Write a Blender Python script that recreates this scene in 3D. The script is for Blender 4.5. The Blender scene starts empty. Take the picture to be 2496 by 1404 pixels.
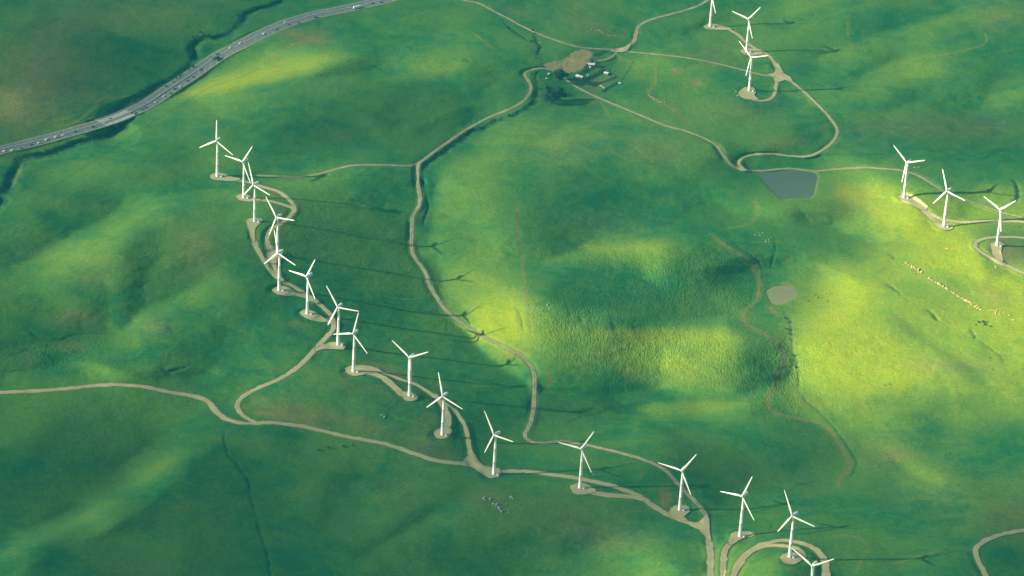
import bpy, math, random
import numpy as np
from mathutils import Matrix, Vector, Euler
from mathutils.bvhtree import BVHTree

# ------------------------------------------------------------------ camera, sky, sun, exposure
SC = bpy.context.scene
COL = SC.collection
F, PITCH, ROLL, HC = 7880.0, math.radians(27.6), math.radians(3.3), 1950.0
W, H = 2496.0, 1404.0
fwd = np.array([0, math.cos(PITCH), -math.sin(PITCH)])
_r0 = np.array([1.0, 0, 0]); _u0 = np.array([0, math.sin(PITCH), math.cos(PITCH)])
right = math.cos(ROLL)*_r0 + math.sin(ROLL)*_u0
upv = -math.sin(ROLL)*_r0 + math.cos(ROLL)*_u0
CAMP = np.array([0.0, -HC/math.tan(PITCH), HC])
cd = bpy.data.cameras.new('camera'); cam = bpy.data.objects.new('camera', cd); COL.objects.link(cam)
cd.sensor_width = 36.0; cd.lens = 36.0*F/W; cd.clip_start = 10.0; cd.clip_end = 200000.0
M = Matrix(((right[0], upv[0], -fwd[0], CAMP[0]), (right[1], upv[1], -fwd[1], CAMP[1]), (right[2], upv[2], -fwd[2], CAMP[2]), (0, 0, 0, 1)))
cam.matrix_world = M
SC.camera = cam

SUN_EL, SUN_TR = math.radians(21.0), math.radians(8.0)     # elevation; direction the shadows travel, from +X towards +Y
world = bpy.data.worlds.new("World"); SC.world = world; world.use_nodes = True
nt = world.node_tree; bg = nt.nodes['Background']
sky = nt.nodes.new('ShaderNodeTexSky'); sky.sky_type = 'NISHITA'; sky.sun_disc = False
sky.sun_elevation = SUN_EL; sky.sun_rotation = math.radians(270.0) - SUN_TR
nt.links.new(sky.outputs[0], bg.inputs[0]); bg.inputs[1].default_value = 0.05
sl = bpy.data.lights.new('sun', 'SUN'); sl.energy = 5.0; sl.angle = math.radians(0.55); sl.color = (1.0, 0.90, 0.72)
sun = bpy.data.objects.new('sun', sl); COL.objects.link(sun)
sdir = Vector((math.cos(SUN_EL)*math.cos(SUN_TR), math.cos(SUN_EL)*math.sin(SUN_TR), -math.sin(SUN_EL)))
sun.rotation_euler = sdir.to_track_quat('-Z', 'Y').to_euler()
SC.view_settings.view_transform = 'Standard'; SC.view_settings.look = 'None'
SC.view_settings.gamma = 1.0; SC.view_settings.exposure = 1.93
SC.cycles.volume_bounces = 0; SC.cycles.max_bounces = 4; SC.cycles.use_denoising = True

rng = np.random.RandomState(7); random.seed(7)
TANP = math.tan(PITCH)

# ------------------------------------------------------------------ helpers
def tag(o, label=None, cat=None, group=None, kind=None):
    if label: o['label'] = label
    if cat: o['category'] = cat
    if group: o['group'] = group
    if kind: o['kind'] = kind
    return o
def mk(name, verts, faces, mat=None, parent=None, smooth=False):
    me = bpy.data.meshes.new(name); me.from_pydata([tuple(v) for v in verts], [], [tuple(f) for f in faces]); me.validate()
    if mat: me.materials.append(mat)
    if smooth: me.polygons.foreach_set('use_smooth', [True]*len(me.polygons))
    o = bpy.data.objects.new(name, me); COL.objects.link(o)
    if parent: o.parent = parent
    return o
def empty(name, loc, rz=0):
    o = bpy.data.objects.new(name, None); COL.objects.link(o); o.location = loc; o.rotation_euler = (0, 0, rz); o.empty_display_size = 1; return o
def dup(root, loc, rz):
    r = root.copy(); COL.objects.link(r); r.location = loc; r.rotation_euler = (0, 0, rz)
    for ch in list(root.children):
        c = ch.copy(); COL.objects.link(c); c.parent = r
        for g in ch.children:
            d = g.copy(); COL.objects.link(d); d.parent = c
    return r
class MB:
    def __init__(s): s.v = []; s.f = []
    def add(s, v, f):
        n = len(s.v); s.v += [tuple(x) for x in v]; s.f += [tuple(i+n for i in q) for q in f]
    def box(s, c, d, rz=0.0, taper=1.0):
        x, y, z = d[0]/2, d[1]/2, d[2]/2; cs, sn = math.cos(rz), math.sin(rz); vs = []
        for dz, t in ((-z, 1.0), (z, taper)):
            for dx, dy in ((-x, -y), (x, -y), (x, y), (-x, y)):
                dx2, dy2 = dx*t, dy*t
                vs.append((c[0]+dx2*cs-dy2*sn, c[1]+dx2*sn+dy2*cs, c[2]+dz))
        s.add(vs, [(3, 2, 1, 0), (4, 5, 6, 7), (0, 1, 5, 4), (1, 2, 6, 5), (2, 3, 7, 6), (3, 0, 4, 7)])
    def rings(s, rings, cap=True):
        n = len(rings[0]); b = len(s.v)
        for r in rings: s.v += [tuple(p) for p in r]
        for i in range(len(rings)-1):
            for j in range(n):
                a, c = b+i*n+j, b+i*n+(j+1) % n
                s.f.append((a, c, c+n, a+n))
        if cap:
            s.f.append(tuple(b+j for j in reversed(range(n)))); s.f.append(tuple(b+(len(rings)-1)*n+j for j in range(n)))
    def tube(s, p0, p1, r0, r1, n=8):
        p0 = Vector(p0); p1 = Vector(p1); q = (p1-p0).to_track_quat('Z', 'Y')
        R = []
        for p, r in ((p0, r0), (p1, r1)):
            R.append([p + q @ Vector((r*math.cos(2*math.pi*k/n), r*math.sin(2*math.pi*k/n), 0)) for k in range(n)])
        s.rings(R)
    def build(s, name, mat, parent=None, smooth=False): return mk(name, s.v, s.f, mat, parent, smooth)
def smoothst(x, a, b):
    t = np.clip((x-a)/(b-a), 0, 1); return t*t*(3-2*t)
_lat = np.random.RandomState(11).rand(512, 512)
def vnoise(x, y):
    xi = np.floor(x).astype(int); yi = np.floor(y).astype(int); fx = x-xi; fy = y-yi
    fx = fx*fx*fx*(fx*(fx*6-15)+10); fy = fy*fy*fy*(fy*(fy*6-15)+10)
    g = lambda i, j: _lat[i & 511, j & 511]
    return (g(xi, yi)*(1-fx)*(1-fy)+g(xi+1, yi)*fx*(1-fy)+g(xi, yi+1)*(1-fx)*fy+g(xi+1, yi+1)*fx*fy)*2-1
def fbm(x, y, o=4, rough=0.5):
    s = 0; a = 1.0; t = 0
    for k in range(o):
        s = s + a*vnoise(x*2**k+k*17.3, y*2**k+k*31.7); t += a; a *= rough
    return s/t

def plane_pt(u, v):
    """ground-plane (z = 0) point seen at photograph coordinates (u, v)"""
    u = np.asarray(u, float); v = np.asarray(v, float)
    d = fwd[None]+((u.ravel()-W/2)/F)[:, None]*right[None]-((v.ravel()-H/2)/F)[:, None]*upv[None]
    t = -HC/d[:, 2]
    q = CAMP[None]+d*t[:, None]
    return q[:, 0].reshape(u.shape), q[:, 1].reshape(u.shape)
def to_px(x, y):
    dx = x-CAMP[0]; dy = y-CAMP[1]; dz = -HC
    z = dx*fwd[0]+dy*fwd[1]+dz*fwd[2]
    return W/2+F*(dx*right[0]+dy*right[1]+dz*right[2])/z, H/2-F*(dx*upv[0]+dy*upv[1]+dz*upv[2])/z
def catmull(pts, step=8.0):
    P = [np.array(p, float) for p in pts]; out = []
    for i in range(len(P)-1):
        p0 = P[max(i-1, 0)]; p1 = P[i]; p2 = P[i+1]; p3 = P[min(i+2, len(P)-1)]
        n = max(2, int(np.linalg.norm((p2-p1)[:2])/step))
        for k in range(n):
            t = k/n
            out.append(0.5*((2*p1)+(-p0+p2)*t+(2*p0-5*p1+4*p2-p3)*t*t+(-p0+3*p1-3*p2+p3)*t**3))
    out.append(P[-1]); return np.array(out)

# ------------------------------------------------------------------ survey data, in photograph coordinates
# ground brightness judged by eye, drives slopes, painted yellow tint and cloud (12.3 = level ground), 26 x 15 cells
BRIGHTMAP = """
10.5 10 10 10.5 10.5 10.5 11 11 11.5 12 12 12.5 12 12 12 12 12.5 12.5 12.5 13 13.5 13 12.5 12.5 13 13
10.5 10 9.5 8.5 10 12.5 14 14 13.5 12.5 13 13.5 12.5 12 12 12 13.5 13 12.5 13 12.5 13.5 13 14 12.5 12.5
11 10 8.5 10 14 16 14.5 12.5 11.5 11 11 11 12 11 11.5 13 13 13.5 13 12.5 13 13 13 12.5 13 13.5
10 11 12 13 12.5 12.5 12 10.5 10.5 10.5 10.5 11 14.5 14 13.5 13 13.2 13 12.5 12.5 11.5 12.5 12 11.5 11 11.5
11.5 12.8 12.8 12 11.5 13 12.5 13 13.5 12.5 12 13.8 14.2 13.2 12.4 12 12.5 12.5 12.5 11 13 13.5 14 13 12.5 12.5
12 11 11.5 14 13 12.5 12.5 11 10.5 11 12.5 14.5 14.2 12.4 11.4 11.8 12.3 12 12.5 13 14 16.5 18 16.5 16 17
12.5 13.5 14.5 12.4 12.2 11.5 11.5 10 10 10 12 14.2 15 13.5 13.8 14.3 14.2 13 12.5 12.5 13.5 14.8 16.8 18.5 18 14
12 13 12 12 12 12.8 11.5 11 10 10.5 11.5 15 16 14 11.5 11 12 12.5 12.5 12.5 15.5 17.5 16.2 16.5 16.5 18
10.5 11 11 13 12.5 12 12 11.6 11 10 11.5 13 18 15.5 14 13.2 13.2 13 13.5 13 16.8 19 17 16 16.5 17.5
11 11 13 12.5 10.5 12 13 12.5 12 11 11 11 12 14 13.6 15 16.5 16 15 13 17 20 19 17.5 16 17
11.5 11 11 11 11 12 12.5 12 11.5 11.5 10.5 10 10 10 10 10.5 13 13.5 14 13.5 14.5 15.5 15 15 15 15.5
10.5 8.5 9 9.5 12 10 9.5 9.5 10 10.5 11 9.5 10 11.5 12.5 13 13 11.5 12 12 11.5 12.5 14.3 12.5 13.2 12.5
8.5 8 9 11.5 11.5 8 9.5 10 9.5 10 11 10.5 10.5 11 11.5 11 11 10.5 9.5 11 11 12 12.5 14 12.5 12
9 9 12 10 9.5 7.5 8 10 9 10.8 10 10.5 10.5 10 10 10.5 10.5 11 12 13 12.5 12 12 12 12 11
11.5 8 8 9.5 10 7.5 8 9.5 10 9.5 10 9.5 10 11 11.5 13 14.5 13 15 14 11 11.5 11.5 12 11 10
"""
# finer folds: (x, y, half-width, half-height, turn in degrees, strength)
FOLDS = [
 (1820,650,60,24,0,1.2),(1450,870,60,20,0,.6),(760,1090,160,30,8,.3),
 (640,185,120,16,-14,3.2),(760,150,60,14,-10,1.5),(500,225,90,12,-24,1.5),(980,158,150,14,6,1.2),(840,110,60,22,0,-0.8),
 (900,270,170,45,0,-0.6),(1130,235,50,22,-30,-1.0),
 (270,570,90,22,-28,2.2),(360,510,90,14,-12,1.2),(150,640,90,40,-30,0.8),(345,620,24,50,12,-.8),(120,575,110,16,-32,-1.4),
 (330,800,40,22,-20,1.6),(300,740,60,12,-28,-1.2),(430,660,60,12,-24,-0.6),(180,880,80,14,-4,1.0),(520,895,60,10,-4,1.0),(420,900,50,10,6,-1.2),
 (1130,480,60,70,0,0.3),(1330,510,150,60,0,-0.6),(1400,585,60,12,-10,-1.0),(1600,605,230,14,2,1.0),
 (1230,770,45,60,0,1.8),(1250,430,30,90,0,-0.3),(1500,730,110,24,10,-1.0),(1620,770,120,14,10,-1.4),(1620,820,170,13,2,3.0),
 (1650,860,120,20,0,1.2),(1480,905,30,26,0,-1.4),(1572,920,20,24,0,-1.4),(1430,690,60,16,0,-1.0),
 (1600,965,100,12,0,-1.6),(1650,990,140,10,0,1.0),(1400,1010,80,10,-14,0.8),(1600,1010,120,12,-4,1.4),
 (1650,1050,60,18,30,-1.2),(1740,1130,60,28,10,-2.2),(1900,890,22,40,20,-.5),(1850,860,24,30,0,-0.3),
 (2150,480,90,26,10,1.6),(2050,580,70,24,10,-1.4),(2250,560,90,30,28,0.8),(2330,640,90,20,32,0.8),
 (2090,700,70,22,10,1.4),(2060,860,90,50,10,1.6),(2190,800,60,16,34,-.8),(2330,880,90,24,32,-.3),(2420,560,60,26,0,-0.8),
 (2420,760,60,18,34,1.0),(2470,660,30,20,30,1.2),(2200,920,100,18,5,1.2),(2130,1010,70,20,-18,1.2),(2300,960,130,16,-10,0.5),
 (1960,1100,70,30,10,-1.2),(2270,1170,60,24,0,1.0),(1990,500,60,20,0,0.6),
 (390,1130,60,22,-25,1.6),(100,1310,130,14,-25,3.0),(300,1190,130,18,-30,1.2),(170,1230,110,20,-30,-1.2),(250,1130,110,24,-28,-1.0),
 (560,1280,40,60,0,-1.2),(520,1160,60,30,0,-0.6),(830,1200,20,60,30,-1.4),(1000,1270,140,12,-32,-1.0),(1050,1290,100,10,-32,0.8),
 (720,580,60,60,0,-0.6),(870,520,120,40,0,-0.6),(960,620,60,30,0,0.5),(880,680,60,30,0,-0.8),(740,440,90,16,-4,1.2),(960,330,80,60,0,-0.4),
 (2010,40,90,14,-20,1.2),(2120,110,90,12,-20,-1.0),(2240,75,110,12,-16,1.2),(2300,150,110,12,-10,-1.0),(2200,180,120,12,-14,1.0),
 (2450,240,60,14,-20,1.2),(2380,215,80,12,-12,-0.8),(2080,230,110,14,-18,0.8),(1560,150,60,18,10,0.8),(1700,60,60,10,-20,-1.0),
 (1500,1330,80,16,-10,1.4),(1450,1395,120,10,-6,2.0),(1620,1390,60,14,0,2.0),(1840,1385,40,24,0,2.0),(1850,1220,50,20,0,1.2),(2470,1330,60,50,0,-1.6),
 (150,70,160,10,8,1.4),(120,30,130,12,6,-1.0),(260,140,90,30,20,-0.8),(230,200,120,30,10,-0.8),(20,260,40,30,0,1.6),(560,170,40,10,-20,-0.6),
 (330,150,90,40,20,-1.4),(540,1220,40,100,0,-1.4),(1520,760,80,26,5,-1.0),(1745,1150,44,32,0,-1.6),(2010,575,70,34,10,-.7),(700,1200,60,60,0,.5),(1100,1380,80,30,0,-.6),(1350,570,90,14,-6,-1.2),(860,130,60,16,0,-.8),(1240,800,30,30,0,1.5)]
# sharp creases: (points, width to the right/below, strength)  sun-facing slope just below/right of the line
CREASES = [
 ([(960,330),(1040,300),(1130,262),(1220,238)],26,-1.0),([(620,330),(700,300),(800,292),(920,310)],40,-.8),([(2000,480),(2060,455),(2140,440)],14,1.6),([(1310,345),(1400,300),(1480,290)],30,.8),([(700,760),(760,700),(800,640)],26,.6),([(30,760),(90,800),(160,812)],12,-1.0),
 ([(0,62),(150,52),(240,66),(330,92),(420,122)],30,-1.4),([(0,662),(80,598),(150,560),(210,520),(300,508)],30,1.3),([(352,590),(356,640),(346,700)],20,-.6),
 ([(90,478),(170,484),(250,492)],16,.8),([(170,400),(260,402),(400,396)],14,.7),([(385,262),(470,236),(560,212),(660,196),(760,182),(800,170)],24,-2.4),([(800,160),(900,182),(1000,190),(1150,176)],26,-1.2),
 ([(96,908),(140,882),(200,876),(280,900),(340,915)],22,1.3),([(380,906),(430,906),(480,893),(560,900)],20,1.3),([(0,1282),(60,1262),(120,1232),(200,1196),(300,1130),(400,1070)],34,1.5),
 ([(40,1400),(150,1340),(260,1290),(360,1230),(440,1150)],34,-1.5),([(796,1310),(816,1240),(850,1190),(896,1158)],30,1.5),([(850,1376),(930,1330),(1000,1290),(1078,1238)],16,1.0),
 ([(600,1404),(592,1300),(560,1200),(530,1100)],40,-1.0),
 ([(1400,812),(1500,802),(1600,794),(1700,789),(1800,794)],20,1.6),([(1420,870),(1500,905),(1600,950),(1720,972)],30,-1.0),([(1560,1010),(1640,1050),(1700,1100),(1760,1120)],24,-1.4),
 ([(2150,736),(2250,815),(2350,885),(2440,935)],44,-.6),([(2060,985),(2200,955),(2300,905)],22,-1.0),([(2010,455),(2090,500),(2180,548),(2262,610)],30,-2.0),([(2160,1100),(2230,1160),(2300,1180)],26,-.7),
 ([(1880,60),(2000,20),(2120,-10)],22,-1.2),([(1960,150),(2080,110),(2200,62),(2330,40)],20,1.2),([(2060,200),(2180,150),(2300,120),(2496,108)],20,1.2),([(2150,280),(2280,232),(2400,200),(2496,190)],22,1.0),
 ([(1680,80),(1760,60),(1860,30)],24,1.0),([(1300,420),(1380,412),(1500,430),(1620,450)],30,-.7),([(1030,600),(1050,560),(1060,480),(1080,420)],26,1.2),([(2260,640),(2340,690),(2440,745)],20,-1.2),
 ([(2350,560),(2400,640),(2496,720)],30,1.0),([(1040,96),(1090,76),(1180,90)],20,.9),([(820,90),(900,80),(1000,84)],20,-.8),([(880,590),(960,560),(1040,560)],24,.8),([(1900,1000),(2000,1040),(2060,1100)],24,-1.0),
 ([(250,808),(300,775),(360,740),(440,712),(520,690)],26,1.5),([(1530,985),(1600,978),(1680,974),(1780,976),(1850,972)],22,1.8),
 ([(1300,604),(1400,598),(1520,592),(1640,588)],26,1.2),([(1460,802),(1520,800),(1600,796),(1700,790),(1790,792)],16,1.2),
 ([(0,1298),(60,1290),(130,1265),(190,1240)],20,1.2),([(0,906),(60,902),(110,900),(150,880)],20,1.0),
 ([(560,1300),(620,1240),(680,1200),(850,1180)],1,0.0)]
BROWN = [(1462,200,30,14,-20,.65),(1440,160,20,10,0,.6),(1412,196,16,8,0,.6),(1440,140,20,6,0,.6),(110,130,90,60,0,.45),(160,200,100,50,0,.3),(60,230,130,90,0,.5),(25,275,70,45,0,.5),(330,30,160,50,0,.35),(180,60,100,20,0,.3),(480,605,55,55,0,.55),(240,670,60,50,-20,.3),
 (190,775,60,18,0,.6),(380,800,45,22,0,.4),(175,845,30,10,0,.5),(75,870,22,22,0,.35),(880,940,110,22,16,.35),(700,1000,80,22,10,.7),(690,1020,70,10,12,.8),(880,1035,120,20,12,.45),
 (1060,1105,70,16,12,.7),(1040,1040,30,40,0,.4),(980,1200,60,60,0,.25),(1400,1270,120,50,0,.35),(1622,1215,13,24,0,1.0),(1500,1320,100,30,0,.3),
 (2470,1265,60,40,0,.5),(2330,1210,120,50,0,.25),(2458,615,45,30,20,.9),(2200,310,150,30,0,.35),(2400,310,110,30,0,.35),(2440,50,60,40,0,.3),(1610,365,90,36,0,.35),
 (760,95,40,14,-5,.9),(715,80,36,10,-10,.7),(1700,205,14,6,0,.9),(1650,173,14,5,0,.8),(1440,255,20,40,-20,.3),(1740,130,60,30,0,.35),(1900,350,60,18,0,.45),(1800,270,120,30,0,.25),
 (1470,75,50,12,20,.5),(1400,35,40,40,0,.3),(2290,890,90,20,5,.5),(2150,1100,80,40,0,.3),(2190,1110,40,14,0,.3),(830,330,40,10,0,.4),(1380,370,80,60,0,.25),
 (1265,30,60,20,0,.3),(1480,560,90,30,0,.2),(2420,720,40,20,30,.5),(2100,490,60,30,20,.3),(1255,860,26,6,-10,.8),(1330,1010,12,6,0,.3),(430,1240,90,20,-30,.2),
 (950,905,70,14,20,.5),(720,790,30,8,0,.5),(680,560,20,30,0,.6),(670,470,25,14,20,.5),(320,1385,80,20,0,.25),(1190,1215,50,20,0,.5),(1980,985,25,10,0,.3)]
BAREPOLY = [(1318,164),(1345,150),(1375,142),(1395,128),(1410,122),(1436,124),(1448,133),(1430,150),(1424,158),(1420,170),(1405,178),(1386,176),(1376,186),(1362,170),(1340,166)]
ROUGH = [(1640,690,200,70,5,1.0),(1640,880,210,60,5,1.0),(1440,770,90,50,0,.8),(1330,790,60,60,0,.5),(2060,840,120,90,0,.35),(1500,880,60,40,0,.5),(2350,620,140,60,30,.35),(100,870,80,30,0,.7),(230,860,120,40,0,.5),(450,870,100,30,0,.4),(2250,1000,200,60,0,.2),(1900,950,60,80,0,.8),(150,1150,150,60,-20,.5),(330,200,160,60,0,.3)]
# creeks and gullies: (points, half-width m, depth m, shrub darkness)
CREEKS = [
 ([(330,277),(300,308),(250,328),(200,346),(150,366),(100,378),(60,384),(42,408),(28,440),(8,478),(-30,530),(-80,580)],9,7,1.0),
 ([(700,0),(640,20),(600,34),(585,55),(570,75),(540,92),(500,88),(480,100),(468,115),(475,140),(465,165),(440,184),(400,204),(350,232),(310,258)],7,5,1.0),
 ([(1300,70),(1310,105),(1318,118),(1308,135),(1300,150)],3,2,.9),([(1220,50),(1235,66),(1260,85),(1290,100),(1310,110)],3,2,.8),
 ([(1310,215),(1304,245),(1275,270),(1240,285),(1195,303),(1150,325),(1110,352),(1070,380),(1036,402),(1028,430),(1030,470)],5,4,.85),
 ([(1035,470),(1046,500),(1040,520),(1032,540),(1038,560)],2,1.5,.9),([(1320,168),(1306,185),(1313,210)],2,1.5,.7),
 ([(549,1048),(546,1070),(553,1095),(558,1112),(575,1130),(590,1150),(605,1178),(612,1215),(625,1265),(632,1300),(645,1330),(655,1370),(658,1404),(660,1470)],1.3,1.6,1.0),
 ([(1748,562),(1800,600),(1850,640),(1870,690),(1862,712)],1.3,.8,.4),([(1880,560),(1890,600),(1880,640),(1868,700)],1.5,1,.5),
 ([(1900,742),(1925,790),(1930,830),(1932,850),(1942,880),(1948,930),(1952,960),(1975,985),(2010,1015),(2035,1045),(2060,1080),(2086,1120),(2080,1150),(2060,1170)],1.6,1.2,.7),
 ([(2181,637),(2172,622),(2160,618)],2,2,.9),([(2155,682),(2170,700),(2190,715),(2208,728),(2216,740)],2.5,2.5,.9),([(2258,750),(2272,765),(2285,780),(2298,786)],2.5,2.5,.7),
 ([(2362,800),(2374,815),(2378,822),(2370,828)],2,2,.9),([(2380,828),(2410,846),(2440,870),(2450,895)],1.5,1.2,.6),([(2345,790),(2332,790)],1,1,.5),
 ([(2448,150),(2440,165),(2470,455),(2478,470)],.01,.01,0),([(2458,430),(2478,455),(2480,480),(2470,505)],3,2.5,.9),
 ([(2080,118),(2105,108),(2135,92),(2160,82)],1.5,2,.8),([(2330,145),(2400,128),(2440,120),(2496,112)],1.2,1,.5),([(2270,38),(2300,32),(2350,15),(2400,0)],1.2,1,.4),
 ([(1860,372),(1950,385),(2060,375),(2180,378)],2,1.5,.5),([(2300,380),(2380,390),(2440,370),(2496,350)],2,1.5,.5),
 ([(1250,745),(1262,760),(1270,780),(1275,800),(1280,825)],1.5,1.5,.6),([(1486,765),(1490,772),(1493,785),(1500,800),(1504,804)],3,.8,.6),([(1538,785),(1545,795),(1552,806)],2.5,.8,.5),
 ([(1410,770),(1416,782),(1418,795)],3.5,.8,.4),([(1382,742),(1387,760),(1395,778)],2.5,.6,.3),([(1400,843),(1408,845),(1412,848)],2,.8,.6),
 ([(1872,1268),(1882,1278),(1876,1290),(1870,1300)],1.2,1,.9),([(700,42),(760,60),(900,62),(1000,55)],1,.8,.25),([(620,170),(590,190)],1,1,.3),
 ([(0,905),(60,903),(75,905)],2,1,.5),([(60,800),(90,820),(130,830),(200,815),(300,812)],2,1.5,.35),([(20,870),(80,850),(130,840)],1.5,1,.4),([(385,895),(410,905),(440,900),(470,885)],2,1.5,.5),
 ([(1600,980),(1530,987),(1480,1000),(1440,1012),(1380,1030)],1.5,1,.4),([(1880,1180),(1920,1195),(1950,1185),(2000,1170)],3,1.5,.5),
 ([(1020,75),(1037,70),(1030,82)],1.5,1,.5),([(1100,145),(1150,150)],2,1.5,.7)]
# grassy tracks worn into the turf: (points, half-width m, brown amount)
TRACKS = [
 ([(1725,562),(1760,593),(1814,627),(1842,658),(1850,699),(1842,733),(1814,761),(1818,788),(1848,805),(1880,826),(1896,836),(1907,853),(1909,877),(1897,911),(1883,940),(1872,970),(1872,990),(1885,1005),(1920,1015),(1958,1023),(2003,1033),(2027,1054),(2047,1085),(2068,1122),(2068,1146),(2047,1170),(2040,1194)],2.6,.78),
 ([(1828,480),(1848,508),(1842,532),(1814,549),(1753,559)],2.0,.4),([(1257,480),(1264,563),(1267,614),(1277,672),(1286,750),(1291,822)],1.8,.5),
 ([(1250,700),(1262,790),(1268,830)],.8,.4),([(640,164),(580,190),(513,212),(460,245),(410,273),(350,312),(308,338),(250,378),(205,407),(120,461)],.9,-.4),
 ([(745,72),(738,92),(715,108),(680,125),(640,158),(600,180)],1.5,.5),([(2181,156),(2266,140),(2352,123),(2400,106),(2403,85),(2390,70)],1.5,.35),([(2068,40),(2066,100)],2,.3),
 ([(230,258),(250,240),(290,236),(330,232)],2,.6),([(120,310),(180,300),(220,270),(250,245)],2.5,.35),([(0,300),(60,295),(140,292),(200,275)],2,.3),
 ([(1595,150),(1598,200),(1580,225),(1600,245),(1625,258),(1650,275),(1690,310)],3,.55),([(1810,420),(1780,395),(1700,370)],1,.2),
 ([(2010,1310),(2060,1305),(2100,1315),(2115,1335),(2105,1355),(2080,1404)],1.5,.35),([(2496,1200),(2360,1310),(2366,1340)],.01,0),([(2160,1380),(2280,1345),(2300,1340)],1.5,.3),
 ([(1335,900),(1343,915),(1342,930),(1332,950)],2,.6),([(930,722),(1000,730),(1040,722)],1.2,.35),([(1750,640),(1765,700),(1780,790),(1795,850),(1815,940),(1850,1050),(1870,1100)],.9,-.25),
 ([(190,1500),(150,1550)],.01,0),([(1400,10),(1404,40),(1410,80),(1430,100)],1.5,.25),([(1140,70),(1180,100),(1210,130)],2,.3),([(700,210),(720,200),(735,192)],1.2,.4),
 ([(1940,880),(1950,960),(1965,1000)],1.5,.4),([(2050,1060),(2080,1085),(2088,1080)],1,.5),([(60,386),(50,410),(40,435),(25,465)],2.5,.5),
 ([(1896,690),(1920,692),(1943,706)],2,1.0),([(1872,745),(1885,760),(1900,775)],3,.9),([(1455,235),(1490,290),(1500,310)],2,.25)]
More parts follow.
